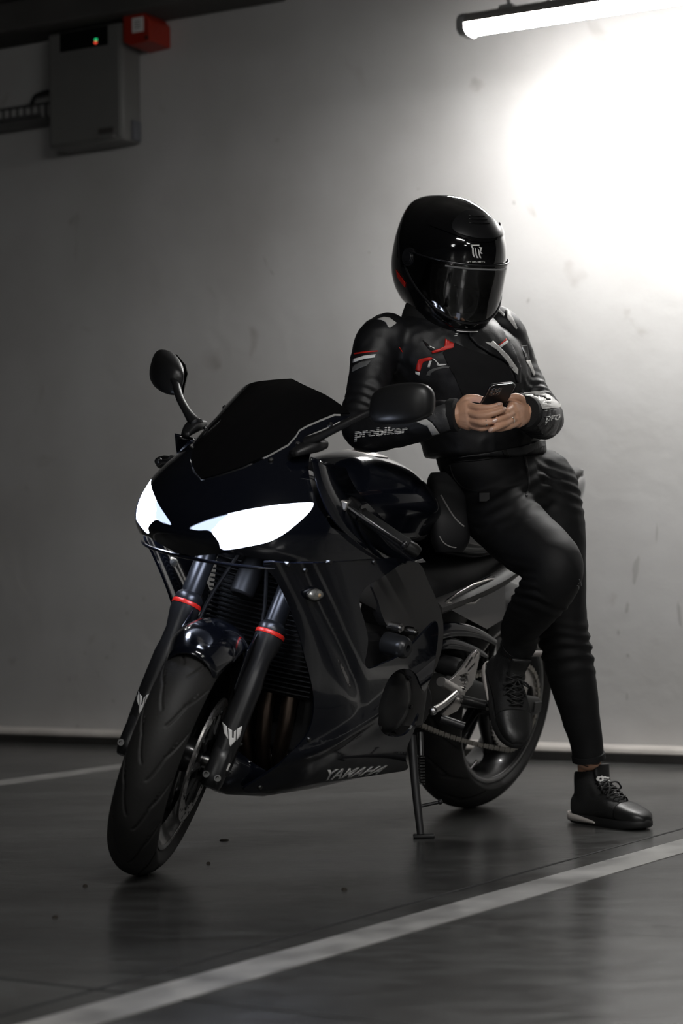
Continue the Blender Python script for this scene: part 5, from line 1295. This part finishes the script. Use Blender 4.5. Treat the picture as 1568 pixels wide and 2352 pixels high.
for s in (1, -1): ell((.080, s*.031, -.004), (.012, .014, .011)); ell((0, s*.076, -.005), (.022, .008, .03)); ell((.066, s*.040, -.035), (.022, .022, .022))
nk = MB(); nk.tube([at(1020, 760, 5.26), at(1016, 720, 5.25), hp(-.03, 0, -.06)], [.062, .055, .055], 20); nk.sphere(hp(-.03, 0, -.06), .055)
bodym = merge(tors, pelv, lg, ank, fore, hands, head, nk)
V, N, F = remeshed(bodym, 'body_tmp', .0022, 1, .4)
body = mesh_obj('body', V, F, SKIN, person)
bvb = bvh_of([body])
# nails and rings
for nm, (x, y), ang, (w, h) in (('fingernail', (1147, 927.5), -.2, (5.5, 3.2)), ('fingernail', (1136, 966), -.45, (6.5, 4.2)), ('fingernail', (1126, 987), -.45, (7, 4.4)), ('fingernail', (1157, 939), -.35, (4, 3))):
    t = np.linspace(0, 2*math.pi, 16, endpoint=False); c, s = math.cos(ang), math.sin(ang)
    decal(nm, bvb, [(x+w*math.cos(q)*c-h*math.sin(q)*s, y+w*math.cos(q)*s+h*math.sin(q)*c) for q in t], NAIL, body, .0006, 3, .0008)
def fring(a, b, r):
    a, b = at(*a), at(*b); ax = nrm(b-a); mb = MB(); mb.lathe([(r, -.0016), (r+.0014, -.0014), (r+.0016, 0), (r+.0014, .0014), (r, .0016)], a, ax, 32, closed=True); mb.build('finger_ring', mat('silver_ring', (.75, .73, .70), .15, metal=1), body, world=True, smooth=50)
fring((1117, 970.5, 4.885), (1126, 969, 4.884), .0086); fring((1172, 966, 4.922), (1162, 972, 4.903), .0094)
# ankle tattoo lines
TAT = mat('tattoo_ink', (.06, .035, .025), .5)
Za = lambda pts: Z(pts, 1290, 1700, 220/1568)
for poly in ([(535, 275), (590, 270), (595, 330), (640, 385), (560, 405), (470, 395), (530, 330)], [(395, 290), (430, 320), (470, 380), (440, 400), (405, 350)], [(300, 380), (350, 400), (440, 425), (420, 440), (330, 410)], [(470, 345), (520, 330), (500, 370)], [(600, 345), (650, 360), (660, 380), (610, 375)], [(235, 310), (300, 385), (280, 390), (230, 330)]):
    decal('tattoo', bvb, Za(poly), TAT, body, .0004, 4, .0003)
if False: pass

# ---------------- helmet
def H(az, el, off=0.0):
    az = np.asarray(az, float); el = np.asarray(el, float)
    d = np.stack([np.cos(el)*np.cos(az), np.cos(el)*np.sin(az), np.sin(el)], -1)
    a, b, c, p = .170, .128, .158, 2.45
    r = 1/((np.abs(d[..., 0]/a)**p+np.abs(d[..., 1]/b)**p+np.abs(d[..., 2]/c)**p)**(1/p)) + off
    P = d*r[..., None]
    fr = np.clip(np.cos(az), 0, 1)**1.5
    P[..., 0] += .030*np.exp(-((el-RAD(-38))/RAD(20))**2)*fr - .008*np.exp(-((el-RAD(5))/RAD(25))**2)*fr
    P[..., 2] -= .030*np.exp(-((el-RAD(-48))/RAD(16))**2)*fr
    bkk = np.clip(-np.cos(az), 0, 1)**2
    P[..., 0] -= .022*np.exp(-((el-RAD(40))/RAD(14))**2)*bkk
    return P
def HW(az, el, off=0.0): return hc+H(az, el, off)@HR.T
hlm = empty  # (name kept free)
na, ne = 96, 60
AZ = np.linspace(-math.pi, math.pi, na, endpoint=False); EL = np.linspace(RAD(-53), RAD(89.5), ne)
G = np.array([HW(AZ, np.full(na, e)) for e in EL])
mb = MB(); k = 0
Vv = G.reshape(-1, 3); Ff = []
def in_port(az, el):
    t = abs(az)/RAD(66); top = RAD(11)-RAD(2)*t**2; bot = RAD(-26)+RAD(15)*t**2.2
    return t < 1 and bot < el < top
for i in range(ne-1):
    for j in range(na):
        j2 = (j+1) % na; am = AZ[j]+math.pi/na; em = (EL[i]+EL[i+1])/2
        if in_port(am, em): continue
        Ff.append((i*na+j, i*na+j2, (i+1)*na+j2, (i+1)*na+j))
Ff.append(tuple((ne-1)*na+j for j in range(na)))
mb.add(Vv, Ff); hs = mb.build('helmet', HGLOSS, person, world=True, smooth=180, solid=.012, soff=-1, label='glossy black full-face helmet')
# visor
vis = bpy.data.materials.new('clear_visor'); vis.use_nodes = True; nt = vis.node_tree; nt.nodes.clear()
o_ = nt.nodes.new('ShaderNodeOutputMaterial'); tr_ = nt.nodes.new('ShaderNodeBsdfTransparent'); tr_.inputs[0].default_value = (.62, .62, .63, 1)
gl = nt.nodes.new('ShaderNodeBsdfGlossy'); gl.inputs['Roughness'].default_value = .05; gl.inputs[0].default_value = (.95, .95, .95, 1)
fr_ = nt.nodes.new('ShaderNodeFresnel'); fr_.inputs[0].default_value = 1.9; mxs = nt.nodes.new('ShaderNodeMixShader')
nt.links.new(fr_.outputs[0], mxs.inputs[0]); nt.links.new(tr_.outputs[0], mxs.inputs[1]); nt.links.new(gl.outputs[0], mxs.inputs[2]); nt.links.new(mxs.outputs[0], o_.inputs[0])
def hpatch(poly, off, du=.06, dv=.05): return patch([poly], lambda u, v: HW(u, v, off), du, dv, lambda c: c-hc)
top = [(t*RAD(80), RAD(14.5)-RAD(3)*abs(t)**2.4) for t in np.linspace(-1, 1, 25)]
bot = [(t*RAD(80), RAD(-30)+RAD(26)*abs(t)**2.0) for t in np.linspace(1, -1, 25)]
vs = hpatch(top+bot, .0045).build('visor', vis, hs, world=True, smooth=180, solid=.002, fix=False, label='clear curved visor')
def hline(pts, r, m, name, off=.006):
    P = [HW(np.array(a), np.array(e), off) for a, e in pts]; mb = MB(); mb.tube(P, r, 8); return mb.build(name, m, hs, world=True)
hline([(a, e+RAD(.6)) for a, e in top], .0022, HMATT, 'visor_seal'); hline([(a, e-RAD(.5)) for a, e in bot], .0028, HMATT, 'visor_seal')
hline([(t*RAD(30), RAD(12)-RAD(1)*abs(t)**2) for t in np.linspace(-1, 1, 13)], .0026, mat('visor_ridge', (.20, .20, .20), .15, coat=1), 'visor_ridge', .007)
# inner smoked sun visor and padded lining, so the eye port is dark
ins = [(t*RAD(70), RAD(26)) for t in np.linspace(-1, 1, 21)]+[(t*RAD(70), RAD(-30)+RAD(4)*abs(t)) for t in np.linspace(1, -1, 21)]
hpatch(ins, -.022).build('sun_visor', mat('smoked_lens', (.006, .006, .007), .12, coat=.5), hs, world=True, smooth=180, solid=.002, fix=False)
ed = [(t*RAD(30), RAD(-3)-RAD(5)*(1-t*t)) for t in np.linspace(-.6, 1, 15)]
hline(ed, .0016, mat('lens_edge', (.10, .10, .10), .2), 'lens_edge', -.012)
# top vent, side pivot plates, rear spoiler, chin vent
vp = [(-RAD(28), RAD(40)), (0, RAD(37)), (RAD(28), RAD(40)), (RAD(34), RAD(49)), (RAD(26), RAD(60)), (RAD(12), RAD(66)), (-RAD(12), RAD(66)), (-RAD(26), RAD(60)), (-RAD(34), RAD(49))]
vn = hpatch([tuple(p) for p in cr(vp, 4, True)], .007, .08, .04).build('top_vent', HMATT, hs, world=True, smooth=180, solid=.008, fix=False)
bw = [(-RAD(70), RAD(44)), (-RAD(40), RAD(40)), (0, RAD(34)), (RAD(40), RAD(40)), (RAD(70), RAD(44)), (RAD(60), RAD(50)), (RAD(30), RAD(46)), (0, RAD(41)), (-RAD(30), RAD(46)), (-RAD(60), RAD(50))]
hpatch([tuple(p) for p in cr(bw, 4, True)], .005, .08, .04).build('brow_ridge', HGLOSS, hs, world=True, smooth=180, solid=.006, fix=False)
for e in (50, 54, 58):
    hline([(t*RAD(14), RAD(e)) for t in np.linspace(-1, 1, 9)], .0013, HGLOSS, 'vent_slat', .0085)
for s in (1, -1):
    c = HW(np.array(s*RAD(76)), np.array(RAD(6)), .006); n_ = nrm(c-hc)
    mb = MB(); mb.lathe([(0, .004), (.012, .004), (.013, .002), (.017, .003), (.018, .001), (.023, .002), (.024, -.004)], c, n_, 30); mb.build('pivot_plate', HMATT, hs, world=True, smooth=40)
cv = [(-RAD(13), RAD(-36)), (RAD(13), RAD(-36)), (RAD(8), RAD(-43)), (-RAD(8), RAD(-43))]
hpatch(cv, .004, .05, .04).build('chin_vent', HMATT, hs, world=True, smooth=60, solid=.005, fix=False)
hline([(t*RAD(12), RAD(-36.5)) for t in np.linspace(-1, 1, 7)], .0011, WHITE, 'chin_line', .006)
bvh_ = bvh_of([hs, vs])
decal('helmet_flash', bvh_, [(909, 618), (916, 628), (932, 650), (931, 661), (922, 650), (913, 637)], RED, hs, .0012, 4, .0008)
# maker's mark on the brow: slanted bars with small writing beneath
Zl = lambda pts: Z(pts, 880, 430, 300/1568)
for pg in ([(1045, 700), (1070, 712), (1082, 735), (1085, 800), (1100, 850), (1078, 832), (1066, 800), (1062, 735)], [(1095, 720), (1108, 740), (1118, 790), (1122, 820), (1142, 852), (1118, 848), (1104, 815), (1100, 760)], [(1130, 735), (1150, 760), (1156, 800), (1172, 852), (1152, 845), (1140, 800), (1136, 760)], [(1145, 715), (1185, 722), (1168, 775), (1192, 795), (1170, 802), (1160, 780), (1160, 740)], [(1045, 690), (1150, 690), (1150, 704), (1060, 706)]):
    decal('brow_mark', bvh_, Zl(pg), WHITE, hs, .0010, 4, .0006)
decal_text('brow_lettering', bvh_, 'MT HELMETS', [tuple(p) for p in Zl([(1000, 908), (1215, 905), (1215, 885), (1000, 888)])], WHITE, hs, off=.0010, bold=.01)
for k in range(3):
    decal('chin_mark', bvh_of([hs, jk]), Zl([(866-8*k, 1740+22*k), (918-14*k, 1732+22*k), (912-14*k, 1740+22*k), (870-8*k, 1748+22*k)]), WHITE, hs, .002, 4, .0006)
# neck roll / gaiter under the helmet
mb = MB(); mb.loft(loft_sections([ring_sec(1012, 765, 5.24, .100, .095, 25), ring_sec(1012, 735, 5.24, .103, .098, 25), ring_sec(1015, 700, 5.235, .095, .090, 25), ring_sec(1018, 680, 5.23, .085, .085, 25)], 30, 2.1, 5))
mb.build('neck_gaiter', KNIT, person, world=True, smooth=180)

# ---------------- shoes
def shoe_parts():
    """shoe in its own axes: x heel to toe, z up; returns dict of bodies"""
    foot = MB()
    secs = [((-.004, 0, .045), (0, .026, 0), (0, 0, .030)), ((.012, 0, .046), (0, .034, 0), (0, 0, .036)), ((.06, 0, .050), (0, .036, 0), (0, 0, .040)), ((.11, .002, .050), (0, .040, 0), (0, 0, .038)), ((.155, .003, .043), (0, .046, 0), (0, 0, .031)), ((.20, .002, .036), (0, .046, 0), (0, 0, .024)), ((.238, 0, .031), (0, .036, 0), (0, 0, .018)), ((.256, -.002, .027), (0, .018, 0), (0, 0, .010))]
    foot.loft(loft_sections(secs, 28, 2.5, 5))
    sh = MB(); sh.loft(loft_sections([((.052, 0, .04), (.056, 0, 0), (0, .036, 0)), ((.050, 0, .085), (.050, 0, 0), (0, .036, 0)), ((.046, 0, .115), (.044, 0, 0), (0, .037, 0)), ((.048, 0, .142), (.043, 0, .004), (0, .038, 0))], 26, 2.2, 5))
    ins = MB(); ins.loft(loft_sections([((.105, 0, .065), (0, .030, 0), (0, 0, .03)), ((.085, 0, .09), (0, .031, 0), (0, 0, .03)), ((.07, 0, .12), (0, .03, 0), (0, 0, .02))], 20, 2.2, 5))
    V, N, F = remeshed(merge(foot, sh, ins), 'shoe_tmp', .004, 8)
    top = V[:, 2].max()
    F = [f for f in F if not all(V[i][2] > top-.012 and N[i][2] > .55 for i in f)]
    up = MB(); up.v = [tuple(p) for p in V]; up.f = F
    def outline(k, dz=0):
        pts = [(-.018, -.012), (-.02, .012), (-.006, .030), (.04, .037), (.09, .039), (.14, .047), (.185, .051), (.225, .044), (.252, .026), (.264, .0), (.256, -.026), (.23, -.042), (.185, -.048), (.13, -.043), (.08, -.036), (.03, -.036), (-.006, -.030)]
        return [tuple(p) for p in cr(np.array(pts)*k+np.array([.0, 0]), 3, True)]
    ol = outline(1.0)
    sole = MB(); rk_ = lambda p: .006*max(0, (p[0]-.19)/.07)**1.5+.004*max(0, (-p[0]+.02)/.04)
    sole.loft([[(p[0]*.96+.004, p[1]*.92, 0.0+rk_(p)) for p in ol], [(p[0], p[1], .006+rk_(p)) for p in ol], [(p[0], p[1]*1.0, .017+rk_(p)) for p in ol], [(p[0]*.98, p[1]*.94, .023+rk_(p)) for p in ol]])
    heel = MB(); hp_ = [p for p in ol]
    side = []
    for s in (1, -1):
        P = [(-.020, s*.004), (-.016, s*.022), (-.006, s*.0315), (.02, s*.0368), (.05, s*.0388), (.08, s*.0395), (.105, s*.041)]
        P = cr(P, 3); n = len(P); m_ = MB()
        hi = np.interp(np.linspace(0, 1, n), [0, .2, .6, 1], [.030, .030, .024, .012]); lo = np.full(n, .007)
        m_.grid([[(x, y*1.015, z) for (x, y), z in zip(P, lo)], [(x-.001, y*1.05, z) for (x, y), z in zip(P, (lo+hi)/2)], [(x, y*1.0, z) for (x, y), z in zip(P, hi)]]); side.append(m_)
    heel = merge(*side)
    cap = MB(); cs = [((.180, .002, .040), (0, .0485, 0), (0, 0, .0285)), ((.20, .002, .0365), (0, .0475, 0), (0, 0, .0255)), ((.238, 0, .0315), (0, .0375, 0), (0, 0, .0192)), ((.258, -.002, .0275), (0, .019, 0), (0, 0, .0105)), ((.2605, -.002, .027), (0, .008, 0), (0, 0, .004))]
    cap.loft(loft_sections(cs, 26, 2.5, 4))
    ton = MB(); ton.loft(loft_sections([((.118, 0, .085), (0, .020, 0), (.004, 0, .006)), ((.100, 0, .115), (0, .023, 0), (.006, 0, .004)), ((.094, 0, .135), (0, .026, 0), (.007, 0, .002)), ((.093, 0, .160), (0, .027, 0), (.006, 0, .0))], 18, 3, 4))
    laces = []
    for k in range(6):
        t = k/5; x = .168-.064*t; z = .074+.036*t; w = .021+.003*t
        for s in (1, -1):
            P = cr([(x-.002, -s*w, z-.012+.004*t), (x+.004, -s*w*.5, z+.003), (x+.001, s*w*.4, z+.008), (x-.012, s*w, z+.003)], 5)
            m_ = MB(); m_.tube(P, .0026, 8, flat=.7); laces.append(m_)
    for s in (1, -1):
        m_ = MB(); m_.tube(cr([(.116, 0, .112), (.130, s*.018, .115), (.128, s*.036, .098), (.120, s*.026, .096), (.116, s*.004, .110)], 6), .0024, 8); laces.append(m_)
        m_ = MB(); m_.tube(cr([(.116, 0, .112), (.134, s*.012, .100), (.142, s*.030, .078)], 6), .0022, 8); laces.append(m_)
    return up, sole, heel, cap, ton, laces
def place_shoe(M, label):
    up, sole, heel, cap, ton, laces = shoe_parts()
    def tf(m_): m_.xform(lambda P: P@M[:3, :3].T+M[:3, 3]); return m_
    s = tf(up).build('shoe', SUEDE, person, world=True, smooth=180, fix=False, solid=.003, label=label)
    tf(sole).build('sole', SOLEB, s, world=True, smooth=50); tf(heel).build('heel_stripe', SOLEW, s, world=True, smooth=60, solid=.003)
    tf(cap).build('toe_cap', SLEA, s, world=True, smooth=180); tn = tf(ton).build('tongue', SLEA, s, world=True, smooth=180)
    for l_ in laces: tf(l_).build('lace', mat('lace_black', (.012, .012, .012), .6), s, world=True)
    return s, tn
sL, tL = place_shoe(ML, 'high-top riding shoe standing flat on the floor')
sR, tR = place_shoe(MR, 'high-top riding shoe resting on the foot peg')
for s_, tn, quad, tx in ((sL, tL, Za([(555, 670), (830, 690), (830, 610), (560, 585)]), None), (sR, tR, Z([(315, 400), (790, 400), (790, 335), (315, 335)], 1110, 1460, 160/1344), None)):
    bvs = bvh_of([s_, tn]); q = np.array(quad, float)
    def mm(u, w): return tuple(q[0]*(1-u)*(1-w)+q[1]*u*(1-w)+q[2]*u*w+q[3]*(1-u)*w)
    oval = [(.02, .5), (.06, .12), (.2, .02), (.27, -.12), (.33, .03), (.6, .06), (.98, .02), (1.0, .95), (.6, .96), (.52, 1.12), (.45, .98), (.33, 1.14), (.26, .98), (.08, .9)]
    decal('tongue_logo', bvs, [mm(*p) for p in oval], WHITE, s_, .0010, 3, .0006)
    st5 = []
    for k in range(10):
        a = math.pi/2+math.pi*k/5; r = .34 if k % 2 == 0 else .15; st5.append(mm(.26+r*.32*math.cos(a), .5+r*math.sin(a)))
    decal('logo_star', bvs, st5, SOLEB, s_, .0018, 3, .0006)
    decal_text('logo_lettering', bvs, 'alpinestars', [mm(.44, .22), mm(.97, .22), mm(.97, .80), mm(.44, .80)], SOLEB, s_, off=.0018)

# ================================================================== PHONE
PHB = mat('phone_case', (.010, .010, .011), .42)
p_tl, p_tr = at(1126, 883, 4.850), at(1190, 878, 4.886)
p_bl = at(1083, 968, 4.945)
wv = p_tr-p_tl; lv_ = p_bl-p_tl; wv = nrm(wv)*.071; lv_ = lv_-nrm(wv)*(lv_@nrm(wv)); lv_ = nrm(lv_)*.146; nv = nrm(np.cross(lv_, wv))
if nv[1] > 0: nv = -nv                                     # back of the phone faces the camera side
c0 = p_tl+wv/2+lv_/2
PHM = np.eye(4); PHM[:3, 0] = nrm(wv); PHM[:3, 1] = -nrm(lv_); PHM[:3, 2] = np.cross(nrm(wv), -nrm(lv_)); PHM[:3, 3] = c0
sgn = 1 if PHM[:3, 2]@nv > 0 else -1
phone = empty('phone', PHM, 'black smartphone in a dark case held in both hands', 'phone')
def rrect(w, h, r, n=6):
    o = []
    for cx, cy, a0 in ((w/2-r, h/2-r, 0), (-w/2+r, h/2-r, 90), (-w/2+r, -h/2+r, 180), (w/2-r, -h/2+r, 270)):
        for k in range(n+1): a = RAD(a0+90*k/n); o.append((cx+r*math.cos(a), cy+r*math.sin(a)))
    return o
def slab(name, w, h, r, z0, z1, m, par, cx=0, cy=0, ins=.0015):
    a, b = rrect(w-2*ins, h-2*ins, r), rrect(w, h, r); f = lambda P, z: [(p[0]+cx, p[1]+cy, z*sgn) for p in P]
    mb = MB(); mb.loft([f(a, z0), f(b, z0+(z1-z0)*.25), f(b, z0+(z1-z0)*.75), f(a, z1)]); return mb.build(name, m, par, smooth=40)
slab('case', .071, .146, .011, -.0045, .0045, PHB, phone)
slab('screen', .066, .141, .009, -.0050, -.0044, mat('phone_screen', (.02, .02, .025), .08, emit=(.75, .8, 1.0), estr=.8), phone)
mb = MB(); rr_ = [(p[0], p[1], .0036*sgn) for p in rrect(.0722, .1472, .0116)]; mb.tube(cr(rr_, 1, True).tolist()+[rr_[0]], .0010, 6); mb.build('rim', mat('phone_rim', (.35, .35, .36), .25, metal=1), phone)
ci = slab('camera_island', .030, .030, .008, .0045, .0062, mat('camera_glass', (.02, .02, .022), .12, coat=1), phone, -.071/2+.020, .146/2-.021)
for cx, cy in ((-.0225, .060), (-.0085, .060), (-.0225, .046), (-.0085, .046)):
    mb = MB(); mb.lathe([(0, .0060), (.0028, .0060), (.0030, .0072), (.0052, .0078), (.0056, .0060)], (cx, cy, 0), (0, 0, sgn), 20); mb.build('camera_lens', mat('lens_ring', (.28, .28, .29), .2, metal=1), ci, smooth=40)
